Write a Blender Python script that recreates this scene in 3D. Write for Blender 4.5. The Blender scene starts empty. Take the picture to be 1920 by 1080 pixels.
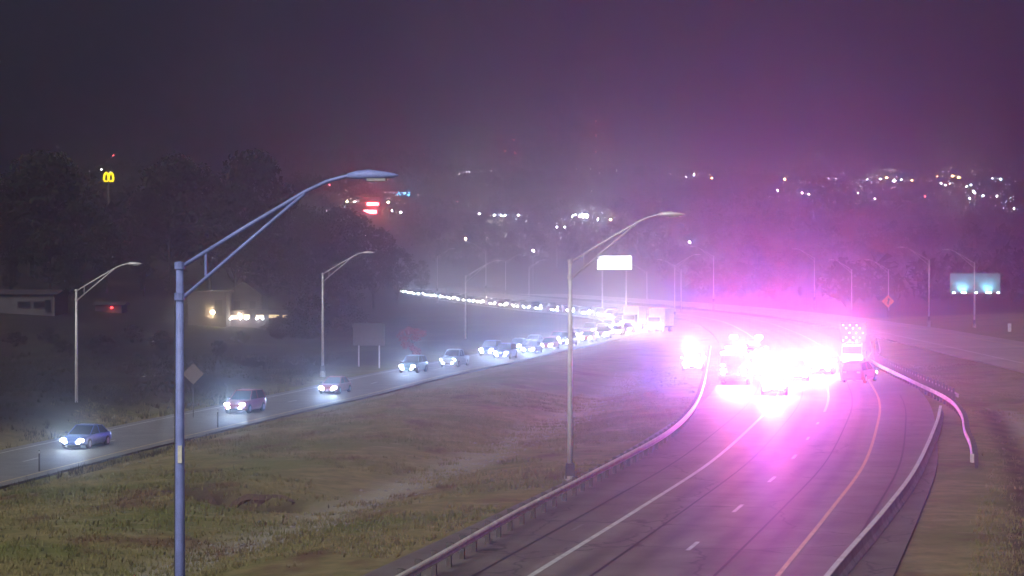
import bpy, math, random
import numpy as np
from mathutils import Vector, Matrix

random.seed(7); RNG = np.random.default_rng(7)
R = math.radians
scene = bpy.context.scene

# ------------------------------------------------------------------ camera, sky, moonlight, exposure
F, HC, Y0 = 4050.0, 9.6, 505.0            # focal length in photo pixels, camera height, horizon row
cam_d = bpy.data.cameras.new('camera'); cam = bpy.data.objects.new('camera', cam_d)
scene.collection.objects.link(cam)
cam.location = (0, 0, HC); cam.rotation_euler = (R(90) - math.atan((540 - Y0) / F), 0, 0)
cam_d.sensor_width = 36; cam_d.lens = 36 * F / 1920
cam_d.clip_start = 0.5; cam_d.clip_end = 20000
scene.camera = cam

SUN_EL, SUN_AZ = 38.0, 205.0              # night skyglow from high behind the camera
world = bpy.data.worlds.new('World'); scene.world = world; world.use_nodes = True
wn = world.node_tree.nodes; wl = world.node_tree.links
bg = wn['Background']
skyt = wn.new('ShaderNodeTexSky'); skyt.sky_type = 'NISHITA'; skyt.sun_disc = False
skyt.sun_elevation = R(-5.0); skyt.sun_rotation = R(SUN_AZ); skyt.altitude = 300
glow = wn.new('ShaderNodeMix'); glow.data_type = 'RGBA'; glow.blend_type = 'ADD'; glow.inputs[0].default_value = 1.0
glow.inputs[7].default_value = (0.06, 0.10, 0.21, 1)          # even town-lit night airglow over the whole dome
wl.new(skyt.outputs[0], glow.inputs[6]); wl.new(glow.outputs[2], bg.inputs[0]); bg.inputs[1].default_value = 0.15

sun_d = bpy.data.lights.new('moonlight', 'SUN'); sun_o = bpy.data.objects.new('moonlight', sun_d)
scene.collection.objects.link(sun_o)
sun_d.energy = 2.0; sun_d.angle = R(40); sun_d.color = (0.96, 0.95, 0.88)
_az = R(SUN_AZ)
_dir = Vector((math.sin(_az) * math.cos(R(SUN_EL)), math.cos(_az) * math.cos(R(SUN_EL)), math.sin(R(SUN_EL))))
sun_o.rotation_euler = _dir.to_track_quat('Z', 'Y').to_euler()

vs = scene.view_settings
vs.view_transform = 'Standard'; vs.look = 'None'; vs.exposure = 0.55; vs.gamma = 1.0; vs.use_curve_mapping = False
cy = scene.cycles
cy.use_denoising = True; cy.use_light_tree = True; cy.use_adaptive_sampling = True; cy.adaptive_threshold = 0.03; cy.max_bounces = 3; cy.diffuse_bounces = 1; cy.glossy_bounces = 1; cy.transmission_bounces = 1
cy.volume_bounces = 0; cy.sample_clamp_indirect = 4.0; cy.caustics_reflective = False; cy.caustics_refractive = False

HAZE = ((0.0006, 0.968), (0.00080, 0.76))      # narrow lobe shaped for glare cores, wide one for glow: density, forward scatter
KW = 1000.0      # headlight lamps
KE = 73.0        # emergency light bars

# ------------------------------------------------------------------ helpers
def G(px, py, z=0.0):
    d = F * (HC - z) / (py - Y0)
    return Vector(((px - 960) / F * d, d, z))
def P(px, py, d):
    return Vector(((px - 960) / F * d, d, HC - (py - Y0) / F * d))

def mat(name, col, rough=0.7, metal=0.0, var=0.25, scale=3.0, bump=0.0, bscale=None, col2=None, spec=0.5, coord='Object'):
    m = bpy.data.materials.new(name); m.use_nodes = True
    nt = m.node_tree; b = nt.nodes['Principled BSDF']
    b.inputs['Roughness'].default_value = rough; b.inputs['Metallic'].default_value = metal
    b.inputs['Specular IOR Level'].default_value = spec
    tc = nt.nodes.new('ShaderNodeTexCoord')
    if var > 0 or col2:
        n = nt.nodes.new('ShaderNodeTexNoise'); n.inputs['Scale'].default_value = scale
        n.inputs['Detail'].default_value = 6; n.inputs['Roughness'].default_value = 0.62
        nt.links.new(tc.outputs[coord], n.inputs['Vector'])
        r = nt.nodes.new('ShaderNodeValToRGB')
        r.color_ramp.elements[0].position = 0.32; r.color_ramp.elements[1].position = 0.68
        c2 = col2 if col2 else [min(1, c * (1 + var)) for c in col]
        c1 = col if col2 else [c * (1 - var) for c in col]
        r.color_ramp.elements[0].color = (*c1, 1); r.color_ramp.elements[1].color = (*c2, 1)
        nt.links.new(n.outputs[0], r.inputs[0]); nt.links.new(r.outputs[0], b.inputs['Base Color'])
    else:
        b.inputs['Base Color'].default_value = (*col, 1)
    if bump > 0:
        n2 = nt.nodes.new('ShaderNodeTexNoise'); n2.inputs['Scale'].default_value = bscale or scale * 4
        n2.inputs['Detail'].default_value = 8
        nt.links.new(tc.outputs[coord], n2.inputs['Vector'])
        bp = nt.nodes.new('ShaderNodeBump'); bp.inputs['Strength'].default_value = bump
        nt.links.new(n2.outputs[0], bp.inputs['Height']); nt.links.new(bp.outputs[0], b.inputs['Normal'])
    return m

def emat(name, col, strength, sample=False):
    m = bpy.data.materials.new(name); m.use_nodes = True
    b = m.node_tree.nodes['Principled BSDF']
    b.inputs['Base Color'].default_value = (*[c * 0.5 for c in col], 1); b.inputs['Roughness'].default_value = 0.3
    b.inputs['Emission Color'].default_value = (*col, 1); b.inputs['Emission Strength'].default_value = strength
    if not sample:
        try: m.cycles.emission_sampling = 'NONE'
        except Exception: pass
    return m

class MB:
    def __init__(self): self.v = []; self.f = []
    def add(self, vs_, fs_):
        o = len(self.v); self.v.extend([tuple(p) for p in vs_]); self.f.extend([tuple(o + i for i in f) for f in fs_]); return self
    def box(self, c, s, rz=0.0, taper=1.0):
        hx, hy, hz_ = s[0] / 2, s[1] / 2, s[2] / 2; ca, sa = math.cos(rz), math.sin(rz); V = []
        for z in (-1, 1):
            k = taper if z > 0 else 1
            for x, y in ((-1, -1), (1, -1), (1, 1), (-1, 1)):
                X, Y = x * hx * k, y * hy * k
                V.append((c[0] + X * ca - Y * sa, c[1] + X * sa + Y * ca, c[2] + z * hz_))
        return self.add(V, [(3, 2, 1, 0), (4, 5, 6, 7), (0, 1, 5, 4), (1, 2, 6, 5), (2, 3, 7, 6), (3, 0, 4, 7)])
    def tube(self, pts, rad, n=8, caps=True):
        pts = [Vector(p) for p in pts]; m = len(pts)
        rads = rad if isinstance(rad, (list, tuple)) else [rad] * m
        V = []; Fc = []; up = None
        for i, p in enumerate(pts):
            t = (pts[min(i + 1, m - 1)] - pts[max(i - 1, 0)]).normalized()
            if up is None: up = Vector((0, 0, 1)) if abs(t.z) < 0.9 else Vector((1, 0, 0))
            s = t.cross(up).normalized(); u = s.cross(t).normalized(); up = u
            for k in range(n):
                a = 2 * math.pi * k / n; V.append(p + (s * math.cos(a) + u * math.sin(a)) * rads[i])
        for i in range(m - 1):
            for k in range(n):
                a = i * n + k; b = i * n + (k + 1) % n; Fc.append((a, a + n, b + n, b))
        if caps: Fc.append(tuple(range(n))); Fc.append(tuple(reversed(range((m - 1) * n, m * n))))
        return self.add(V, Fc)
    def loft(self, rings, caps=True):
        n = len(rings[0]); V = [p for r in rings for p in r]; Fc = []
        for i in range(len(rings) - 1):
            for k in range(n):
                a = i * n + k; b = i * n + (k + 1) % n; Fc.append((a, b, b + n, a + n))
        if caps: Fc.append(tuple(reversed(range(n)))); Fc.append(tuple(range((len(rings) - 1) * n, len(rings) * n)))
        return self.add(V, Fc)
    def ball(self, c, r, nu=10, nv=6):
        rr = r if isinstance(r, (tuple, list)) else (r, r, r); V = []; Fc = []
        for j in range(nv + 1):
            t = math.pi * j / nv
            for i in range(nu):
                a = 2 * math.pi * i / nu
                V.append((c[0] + rr[0] * math.sin(t) * math.cos(a), c[1] + rr[1] * math.sin(t) * math.sin(a), c[2] + rr[2] * math.cos(t)))
        for j in range(nv):
            for i in range(nu):
                a = j * nu + i; b = j * nu + (i + 1) % nu; Fc.append((a, a + nu, b + nu, b))
        return self.add(V, Fc)
    def prism(self, poly, axis, a, b):
        """extrude a 2D polygon (u,v) along axis 0/1 between a and b; z is v"""
        n = len(poly); V = []
        for t in (a, b):
            for u, v in poly: V.append((t, u, v) if axis == 0 else (u, t, v))
        Fc = [tuple(range(n)), tuple(reversed(range(n, 2 * n)))]
        for k in range(n): Fc.append((k, k + n, (k + 1) % n + n, (k + 1) % n))
        return self.add(V, Fc)
    def mesh(self, name, m, smooth=False):
        me = bpy.data.meshes.new(name); me.from_pydata(self.v, [], self.f); me.validate()
        import bmesh
        bm = bmesh.new(); bm.from_mesh(me); bmesh.ops.recalc_face_normals(bm, faces=bm.faces); bm.to_mesh(me); bm.free()
        if m: me.materials.append(m)
        if smooth: me.polygons.foreach_set('use_smooth', [True] * len(me.polygons))
        return me
    def build(self, name, m, parent=None, smooth=False):
        return link(name, self.mesh(name, m, smooth), parent)

def link(name, data, parent=None):
    o = bpy.data.objects.new(name, data); scene.collection.objects.link(o)
    if parent: o.parent = parent
    return o
def tag(o, label=None, cat=None, group=None, kind=None):
    if label: o['label'] = label
    if cat: o['category'] = cat
    if group: o['group'] = group
    if kind: o['kind'] = kind
    return o
def thing(name, loc, rz=0.0, label=None, cat=None, group=None):
    o = bpy.data.objects.new(name, None); scene.collection.objects.link(o)
    o.empty_display_size = 0.2; o.location = loc; o.rotation_euler = (0, 0, rz)
    return tag(o, label, cat, group)
def copy_tree(o, parent=None):
    c = o.copy(); scene.collection.objects.link(c); c.parent = parent
    for ch in list(o.children): copy_tree(ch, c)
    return c
def lamp(kind, parent, loc, energy, col, size=0.08, spot=150, blend=0.6, aim=None):
    d = bpy.data.lights.new('lamp_light', kind); d.energy = energy; d.color = col; d.shadow_soft_size = size
    if kind == 'SPOT': d.spot_size = R(spot); d.spot_blend = blend
    o = bpy.data.objects.new('lamp_light', d); scene.collection.objects.link(o)
    if parent: o.parent = parent
    o.location = loc
    if aim is not None: o.rotation_euler = (-Vector(aim)).to_track_quat('Z', 'Y').to_euler()
    return o

def vnoise(x, y, seed=0):
    xi = np.floor(x).astype(np.int64); yi = np.floor(y).astype(np.int64); xf = x - xi; yf = y - yi
    def h(a, b):
        n = (a * 374761393 + b * 668265263 + seed * 974711) & 0x7fffffff
        n = ((n ^ (n >> 13)) * 1274126177) & 0x7fffffff
        return ((n ^ (n >> 16)) & 0xffff) / 65535.0
    u = xf * xf * (3 - 2 * xf); v = yf * yf * (3 - 2 * yf)
    return (h(xi, yi) * (1 - u) + h(xi + 1, yi) * u) * (1 - v) + (h(xi, yi + 1) * (1 - u) + h(xi + 1, yi + 1) * u) * v
def fbm(x, y, oct_=4, seed=0):
    s = 0; a = 0.5
    for k in range(oct_): s = s + a * (vnoise(x * 2 ** k, y * 2 ** k, seed + k) - 0.5); a *= 0.5
    return s
def smooth(a, b, t):
    t = np.clip((t - a) / (b - a), 0, 1); return t * t * (3 - 2 * t)

def dense(pts, step=2.0):
    """Catmull-Rom through 3D control points, resampled"""
    P_ = [Vector(p) for p in pts]; P_ = [P_[0] * 2 - P_[1]] + P_ + [P_[-1] * 2 - P_[-2]]; out = []
    for i in range(1, len(P_) - 2):
        n = max(2, int((P_[i + 1] - P_[i]).length / step))
        for k in range(n):
            t = k / n; a, b, c, d = P_[i - 1], P_[i], P_[i + 1], P_[i + 2]
            out.append(0.5 * ((2 * b) + (-a + c) * t + (2 * a - 5 * b + 4 * c - d) * t * t + (-a + 3 * b - 3 * c + d) * t ** 3))
    out.append(P_[-2]); return out
def normals2(path):
    N = []
    for i in range(len(path)):
        t = path[min(i + 1, len(path) - 1)] - path[max(i - 1, 0)]; t.z = 0; t.normalize()
        N.append(Vector((t.y, -t.x, 0)))          # to the right of travel
    return N
def offset(path, off):
    N = normals2(path); return [p + n * off for p, n in zip(path, N)]

# ------------------------------------------------------------------ materials
M = {}
def ground_mat(name, bump):
    m = mat(name, (0.165, 0.155, 0.055), 0.95, var=0.3, scale=0.9, bump=bump, bscale=2.2, col2=(0.30, 0.245, 0.11), spec=0.1)
    nt = m.node_tree; b = nt.nodes['Principled BSDF']; src = b.inputs['Base Color'].links[0].from_socket
    tc = [n for n in nt.nodes if n.type == 'TEX_COORD'][0]
    def layer(src, scale, col, lo, hi, amt, stretch=(1, 1, 1)):
        mp = nt.nodes.new('ShaderNodeMapping'); mp.inputs['Scale'].default_value = stretch
        n = nt.nodes.new('ShaderNodeTexNoise'); n.inputs['Scale'].default_value = scale; n.inputs['Detail'].default_value = 7; n.inputs['Roughness'].default_value = 0.6
        r = nt.nodes.new('ShaderNodeMapRange'); r.inputs[1].default_value = lo; r.inputs[2].default_value = hi; r.inputs[4].default_value = amt
        mx = nt.nodes.new('ShaderNodeMix'); mx.data_type = 'RGBA'; mx.inputs[7].default_value = (*col, 1)
        nt.links.new(tc.outputs['Object'], mp.inputs[0]); nt.links.new(mp.outputs[0], n.inputs['Vector']); nt.links.new(n.outputs[0], r.inputs[0]); nt.links.new(r.outputs[0], mx.inputs[0]); nt.links.new(src, mx.inputs[6])
        return mx.outputs[2]
    o = layer(src, 0.11, (0.15, 0.165, 0.045), 0.47, 0.60, 0.8)
    o = layer(o, 0.17, (0.15, 0.085, 0.05), 0.55, 0.66, 0.8, (1.3, 0.8, 1))
    o = layer(o, 0.55, (0.30, 0.26, 0.15), 0.56, 0.68, 0.7, (0.7, 1.6, 1))
    o = layer(o, 2.4, (0.06, 0.052, 0.025), 0.58, 0.72, 0.5)
    for nm_, col in (('pale', (0.34, 0.31, 0.24)), ('soil', (0.05, 0.03, 0.022)), ('unlit_dark', (0.032, 0.028, 0.02))):
        a = nt.nodes.new('ShaderNodeAttribute'); a.attribute_name = nm_
        mx = nt.nodes.new('ShaderNodeMix'); mx.data_type = 'RGBA'; mx.inputs[7].default_value = (*col, 1)
        nt.links.new(a.outputs['Fac'], mx.inputs[0]); nt.links.new(o, mx.inputs[6]); o = mx.outputs[2]
    nt.links.new(o, b.inputs['Base Color']); return m
M['ground'] = ground_mat('dry_grass_ground', 1.0)
M['grass'] = ground_mat('dry_grass_blade', 0.0)
M['asphalt'] = mat('worn_asphalt', (0.165, 0.14, 0.12), 0.55, scale=0.35, bump=0.25, bscale=25, col2=(0.275, 0.24, 0.205))
def _wear(m):
    nt = m.node_tree; b = nt.nodes['Principled BSDF']; src = b.inputs['Base Color'].links[0].from_socket
    tc = [n for n in nt.nodes if n.type == 'TEX_COORD'][0]
    a = nt.nodes.new('ShaderNodeAttribute'); a.attribute_name = 'wear'
    n = nt.nodes.new('ShaderNodeTexNoise'); n.inputs['Scale'].default_value = .25; n.inputs['Detail'].default_value = 8
    k = nt.nodes.new('ShaderNodeMath'); k.operation = 'MULTIPLY'; r = nt.nodes.new('ShaderNodeMapRange'); r.inputs[1].default_value = .3; r.inputs[2].default_value = .65; r.inputs[3].default_value = .25
    mx = nt.nodes.new('ShaderNodeMix'); mx.data_type = 'RGBA'; mx.inputs[7].default_value = (.06, .055, .055, 1)
    nt.links.new(tc.outputs['Object'], n.inputs['Vector']); nt.links.new(n.outputs[0], r.inputs[0]); nt.links.new(r.outputs[0], k.inputs[0]); nt.links.new(a.outputs['Fac'], k.inputs[1])
    nt.links.new(k.outputs[0], mx.inputs[0]); nt.links.new(src, mx.inputs[6])
    v = nt.nodes.new('ShaderNodeTexVoronoi'); v.feature = 'DISTANCE_TO_EDGE'; v.inputs['Scale'].default_value = .16
    n2 = nt.nodes.new('ShaderNodeTexNoise'); n2.inputs['Scale'].default_value = .9; ad = nt.nodes.new('ShaderNodeVectorMath'); ad.operation = 'ADD'
    nt.links.new(tc.outputs['Object'], n2.inputs['Vector']); nt.links.new(tc.outputs['Object'], ad.inputs[0]); nt.links.new(n2.outputs[1], ad.inputs[1]); nt.links.new(ad.outputs[0], v.inputs['Vector'])
    c = nt.nodes.new('ShaderNodeMapRange'); c.inputs[1].default_value = 0.0; c.inputs[2].default_value = .011; c.inputs[3].default_value = .8; c.inputs[4].default_value = 0
    m2 = nt.nodes.new('ShaderNodeMix'); m2.data_type = 'RGBA'; m2.inputs[7].default_value = (.04, .04, .042, 1)
    nt.links.new(v.outputs['Distance'], c.inputs[0]); nt.links.new(c.outputs[0], m2.inputs[0]); nt.links.new(mx.outputs[2], m2.inputs[6]); nt.links.new(m2.outputs[2], b.inputs['Base Color'])
_wear(M['asphalt'])
M['concrete_road'] = mat('pale_concrete_road', (0.16, 0.16, 0.155), 0.7, scale=0.5, bump=0.2, bscale=20, col2=(0.24, 0.235, 0.22))
M['pale_concrete'] = mat('bleached_concrete_road', (0.25, 0.21, 0.185), 0.7, scale=0.12, bump=0.2, bscale=20, col2=(0.42, 0.36, 0.32))
M['white_paint'] = mat('white_road_paint', (0.62, 0.62, 0.6), 0.5, var=0.25, scale=2.0)
M['worn_paint'] = mat('worn_white_paint', (0.24, 0.23, 0.22), 0.6, var=0.4, scale=3.0)
M['yellow_paint'] = mat('yellow_road_paint', (0.58, 0.44, 0.16), 0.5, var=0.25, scale=2.0)
M['tar'] = mat('tar_seam', (0.035, 0.035, 0.036), 0.5, var=0.3)
M['galv'] = mat('galvanised_rail', (0.78, 0.74, 0.66), 0.5, 0.05, var=0.2, scale=2.0)
M['post'] = mat('weathered_post', (0.10, 0.09, 0.08), 0.8, var=0.3)
M['pole'] = mat('strobe_tinted_steel', (0.26, 0.31, 0.70), 0.5, 0.0, var=0.3, scale=1.1)  # blue strobe light on the near pole, put into its base colour
M['pole2'] = mat('galvanised_pole', (0.74, 0.72, 0.72), 0.4, 0.2, var=0.15, scale=1.5)
M['darkbox'] = mat('dark_pole_base', (0.07, 0.07, 0.075), 0.6)
M['lens_off'] = mat('unlit_lamp_glass', (0.5, 0.5, 0.52), 0.15, var=0.05)
M['concrete'] = mat('stained_concrete', (0.22, 0.21, 0.2), 0.8, scale=1.3, bump=0.3, bscale=12, col2=(0.4, 0.38, 0.36))
M['gravel'] = mat('pale_gravel', (0.25, 0.24, 0.22), 0.9, var=0.3, scale=5)
M['soil'] = mat('red_brown_soil', (0.10, 0.06, 0.04), 0.95, var=0.35, scale=1.5, bump=0.6)
M['bark'] = mat('dark_bark', (0.05, 0.04, 0.035), 0.9, var=0.3, scale=6)
M['leaf'] = mat('dark_foliage', (0.022, 0.028, 0.016), 0.8, scale=0.5, col2=(0.05, 0.055, 0.03), spec=0.2)
M['leaf2'] = mat('brownish_foliage', (0.03, 0.026, 0.02), 0.8, scale=0.5, col2=(0.06, 0.05, 0.035), spec=0.2)
M['leafred'] = mat('reddish_shrub_foliage', (0.22, 0.03, 0.035), 0.8, scale=0.8, col2=(0.40, 0.07, 0.07), spec=0.2)
M['forest'] = mat('far_forest', (0.018, 0.02, 0.016), 0.95, scale=0.05, col2=(0.035, 0.035, 0.028), spec=0.1)
M['tyre'] = mat('black_tyre', (0.02, 0.02, 0.02), 0.8)
M['rim'] = mat('alloy_rim', (0.4, 0.4, 0.42), 0.35, 0.8)
M['glass'] = mat('dark_car_glass', (0.015, 0.017, 0.02), 0.06, var=0.0)
M['trim'] = mat('black_trim', (0.02, 0.02, 0.022), 0.5)
M['chrome'] = mat('chrome', (0.6, 0.6, 0.62), 0.15, 1.0, var=0.1)
PAINTS = {}
for n_, c_ in {'blue': (0.05, 0.08, 0.32), 'silver': (0.42, 0.43, 0.45), 'red': (0.35, 0.02, 0.03), 'white': (0.7, 0.7, 0.7), 'black': (0.02, 0.02, 0.025), 'teal': (0.08, 0.16, 0.2), 'grey': (0.15, 0.15, 0.16), 'firered': (0.45, 0.02, 0.02)}.items():
    PAINTS[n_] = mat(n_ + '_car_paint', c_, 0.28, 0.15, var=0.08, scale=2.0)
M['headlens'] = emat('lit_headlight_lens', (0.75, 0.9, 1.0), 90.0)
M['warmlens'] = emat('lit_warm_headlight_lens', (1.0, 0.88, 0.68), 60.0)
M['taillens'] = emat('lit_tail_lens', (1.0, 0.05, 0.05), 5.0)
M['reddome'] = emat('lit_red_dome', (1.0, 0.05, 0.12), 120.0)
M['bluedome'] = emat('lit_blue_dome', (0.1, 0.25, 1.0), 120.0)
M['whitelamp'] = emat('lit_white_lamp', (1.0, 0.95, 0.95), 120.0)
M['amber'] = emat('lit_amber_lamp', (1.0, 0.30, 0.0), 2.4)
M['lightyellow'] = mat('reflective_yellow', (0.6, 0.5, 0.05), 0.4)

# ------------------------------------------------------------------ roads: centrelines (x, y, z) in metres
LEFT = dense([(-52, 40, -3.2), (-39, 92, -2.8), (-31.5, 131, -2.5), (-28.6, 145, -2.3), (-21.0, 176, -1.8), (-16.2, 194, -1.5), (-10.4, 222, -1.2),
              (-5.6, 241, -1.0), (2.9, 276, -0.6), (11, 312, -0.4), (19, 358, -0.2), (21.5, 408, 0), (15.8, 460, 0), (5, 520, 0), (-9, 600, 0.2), (-24, 707, 0.5),
              (-43, 827, 1.2), (-75, 1000, 6)], 3.0)
YEL = dense([(-9.5, -10, 0), (-3.0, 20, 0), (4.2, 50, 0), (8.35, 67.6, 0), (12.6, 85.5, 0), (17.4, 106.5, 0), (22.3, 131.8, 0), (26, 152.5, 0), (29, 172.8, 0), (33, 205, 0), (38, 260, 0), (43, 330, 0.1),
             (45, 400, 0.3), (40, 470, 0.4), (26, 560, 0.5), (6, 680, 0.8), (-30, 860, 2)], 3.0)     # yellow line of the near carriageway
RIGHT = offset(YEL, -3.7)                                                                            # lane divider
FARR = dense([(48, 120, 0.2), (54, 180, 0.2), (56.5, 238, 0.2), (58.5, 288, 0.2), (61, 363, 0.1), (59, 450, 0.2), (52, 540, 0.3), (35, 640, 0.6), (10, 760, 1.0)], 4.0)
ROADS = [(LEFT, 4.6), (RIGHT, 9.0), (FARR, 8.0)]
_arr = [(np.array([(p.x, p.y, p.z) for p in r]), hw) for r, hw in ROADS]
DITCH = np.array([(p.x, p.y) for p in dense([(-30, 40, 0), (-16, 68, 0), (-11.2, 81, 0), (-7.4, 94, 0), (-2.0, 117, 0), (2.5, 145, 0), (7.5, 176, 0), (12, 215, 0)], 1.5)])
GULLY = [(-15.0, 99.5), (-13.6, 97.6), (-12.2, 96.0), (-10.4, 94.6)]

def terrain(x, y):
    x = np.asarray(x, float); y = np.asarray(y, float)
    h = 0.062 * np.maximum(0, y - 720) * (1 - smooth(3000, 4200, y)) + 0.0
    h = h + np.clip((y - 700) / 600, 0, 1) * 30 * fbm(x / 420, y / 420, 4, 3)
    h = h + smooth(-25, -90, x) * (np.clip((y - 250), 0, 500) * 0.045)                    # rise behind the road on the left side
    h = h + smooth(60, 130, x) * np.clip((y - 150), 0, 600) * 0.006
    h = h - 1.0 * smooth(-2, -26, x) * (1 - smooth(230, 320, y)) * (x > -1e9)
    h = h + 0.5 * fbm(x / 22, y / 22, 3, 11) * (1 - smooth(250, 500, y))
    h = h + 0.32 * fbm(x / 2.6, y / 2.6, 3, 21) * (1 - smooth(190, 320, y))
    dd = np.full(x.shape, 1e9)
    for k in range(0, len(DITCH), 2): dd = np.minimum(dd, (x - DITCH[k, 0]) ** 2 + (y - DITCH[k, 1]) ** 2)
    h = h - 0.9 * np.exp(-dd / 22.0)
    for k, (gx, gy) in enumerate(GULLY): h = h - (0.9, 1.5, 1.5, 0.8)[k] * np.exp(-(((x - gx) * 0.95) ** 2 + ((y - gy) * 0.95) ** 2))
    for A, hw in _arr:
        best = np.full(x.shape, 1e18); zr = np.zeros(x.shape)
        for k in range(len(A)):
            d2 = (x - A[k, 0]) ** 2 + (y - A[k, 1]) ** 2; m = d2 < best
            best = np.where(m, d2, best); zr = np.where(m, A[k, 2], zr)
        d = np.sqrt(best); w = 1 - smooth(hw + 1.2, hw + 9.0, d)
        h = h * (1 - w) + (zr - 0.10 - 0.05 * np.clip(d - hw, 0, 6)) * w
        h = np.where(d < hw + 0.9, zr - 0.14, h)
    return h
def hz(x, y): return float(terrain(np.array([x]), np.array([y]))[0])

ys = np.concatenate([np.arange(-30, 44, 4.0), np.arange(44, 210, 0.8), 210 + np.cumsum(np.geomspace(1.0, 160, 95))])
ys = ys[ys < 4600]
xp = np.concatenate([np.arange(0, 46, 0.9), 46 + np.cumsum(np.geomspace(1.2, 220, 42))])
xs = np.concatenate([-xp[:0:-1], xp])
XX, YY = np.meshgrid(xs, ys); ZZ = terrain(XX, YY)
nx, ny = len(xs), len(ys)
me = bpy.data.meshes.new('ground')
idx = np.arange(nx * ny).reshape(ny, nx)
q = np.stack([idx[:-1, :-1], idx[:-1, 1:], idx[1:, 1:], idx[1:, :-1]], -1).reshape(-1, 4)
me.from_pydata(np.stack([XX, YY, ZZ], -1).reshape(-1, 3).tolist(), [], q.tolist())
me.materials.append(M['ground']); me.polygons.foreach_set('use_smooth', [True] * len(me.polygons))
def soil_pale(x, y):
    soil = np.zeros(x.shape)
    for gx, gy in GULLY: soil = np.maximum(soil, np.exp(-(((x - gx) * 0.9) ** 2 + ((y - gy - .5) * 0.55) ** 2)))
    dd = np.full(x.shape, 1e9)
    for k in range(len(DITCH)): dd = np.minimum(dd, (x - DITCH[k, 0]) ** 2 + (y - DITCH[k, 1]) ** 2)
    pale = np.exp(-dd / 2.2) * (0.5 + 0.9 * vnoise(x / 1.5, y / 3.0, 77))
    A = _arr[1][0]; best = np.full(x.shape, 1e9)
    for k in range(len(A)): best = np.minimum(best, (x - A[k, 0]) ** 2 + (y - A[k, 1]) ** 2)
    d = np.sqrt(best); side = x > np.interp(y, A[:, 1][: np.argmax(A[:, 1] > 400)], A[:, 0][: np.argmax(A[:, 1] > 400)])
    pale = np.maximum(pale, side * (y < 150) * np.exp(-((d - 12.6) / .7) ** 2) * .8); soil = np.maximum(soil, side * (y < 150) * np.exp(-((d - 11.1) / .5) ** 2) * .9)  # darker strip running beside the barrier, mixed in through the soil mask
    soil = np.maximum(soil, side * (y < 150) * np.exp(-((d - 14.4) / .5) ** 2) * .6)
    B = _arr[0][0]; iy = np.argmax(B[:, 1] > 400); lx = np.interp(y, B[:iy, 1], B[:iy, 0])
    unlit_dark = smooth(6.0, 13.0, lx - x) * (y < 420) + (y >= 420)  # ground beyond the left road and far off: missing lamplight put into colour
    unlit_dark = np.clip(unlit_dark * (.75 + .5 * vnoise(x / 6, y / 6, 91)), 0, 1)
    return np.clip(soil, 0, 1), np.clip(pale, 0, 1), unlit_dark
_s, _p, _c = soil_pale(XX, YY)
for nm_, ar_ in (('soil', _s), ('pale', _p), ('unlit_dark', _c)):
    at_ = me.attributes.new(nm_, 'FLOAT', 'POINT'); at_.data.foreach_set('value', ar_.reshape(-1).astype(np.float32))
ground = tag(link('ground', me), kind='structure')

def strip(path, a, b, dz, mb=None, i0=0, i1=None, skirt=0.0):
    """flat ribbon between offsets a and b to the right of the path"""
    mb = mb or MB(); i1 = len(path) if i1 is None else i1
    N = normals2(path); V = []; Fc = []
    for i in range(i0, i1):
        p, n = path[i], N[i]
        if skirt: V += [p + n * a + Vector((0, 0, dz - skirt)), p + n * a + Vector((0, 0, dz)), p + n * b + Vector((0, 0, dz)), p + n * b + Vector((0, 0, dz - skirt))]
        else: V += [p + n * a + Vector((0, 0, dz)), p + n * b + Vector((0, 0, dz))]
    k = 4 if skirt else 2
    for i in range(i1 - i0 - 1):
        for j in range(k - 1): Fc.append((i * k + j, i * k + j + 1, (i + 1) * k + j + 1, (i + 1) * k + j))
    mb.add(V, Fc); return mb

def near_i(path, y): return min(range(len(path)), key=lambda i: abs(path[i].y - y))

# near carriageway (travels towards the camera, seen here going away)
def worn_road(path, a, b, ncol):
    N = normals2(path); offs = np.linspace(a, b, ncol); V = []; W_ = []; Fc = []
    for i, (p, n) in enumerate(zip(path, N)):
        for o_ in offs:
            V.append(p + n * float(o_)); w_ = 0.0
            for lane in (-1.9, 1.8):
                for wp in (-.85, .85): w_ += math.exp(-((o_ - lane - wp) / .36) ** 2)
                w_ += .35 * math.exp(-((o_ - lane) / .3) ** 2)
            W_.append(w_ * .75 + (0.55 if o_ > 4.0 or o_ < -4.2 else 0) * .7)
    for i in range(len(path) - 1):
        for j in range(ncol - 1): Fc.append((i * ncol + j, i * ncol + j + 1, (i + 1) * ncol + j + 1, (i + 1) * ncol + j))
    mb = MB().add(V, Fc); me = bpy.data.meshes.new('road'); me.from_pydata(mb.v, [], mb.f); me.materials.append(M['asphalt'])
    at_ = me.attributes.new('wear', 'FLOAT', 'POINT'); at_.data.foreach_set('value', W_); return link('road', me)
road_r = tag(worn_road(RIGHT, -9.0, 7.2, 64), kind='structure')
strip(RIGHT, -9.0, 7.2, -0.004, skirt=0.3).build('road_bed', M['tar'], road_r)
strip(RIGHT, -3.95, -3.75, 0.006).build('edge_line', M['white_paint'], road_r)
strip(RIGHT, 3.6, 3.76, 0.006).build('centre_line', M['yellow_paint'], road_r)
D1 = dense(RIGHT, 0.5)
s = 0.0; acc = []; start = None
ia = near_i(D1, 70); cum = [0]
for i in range(1, len(D1)): cum.append(cum[-1] + (D1[i] - D1[i - 1]).length)
s0 = cum[min(range(len(D1)), key=lambda i: abs(D1[i].y - G(1308, 1026).y))] - 1.5
k0 = int(-s0 // 12.2) + 1
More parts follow.
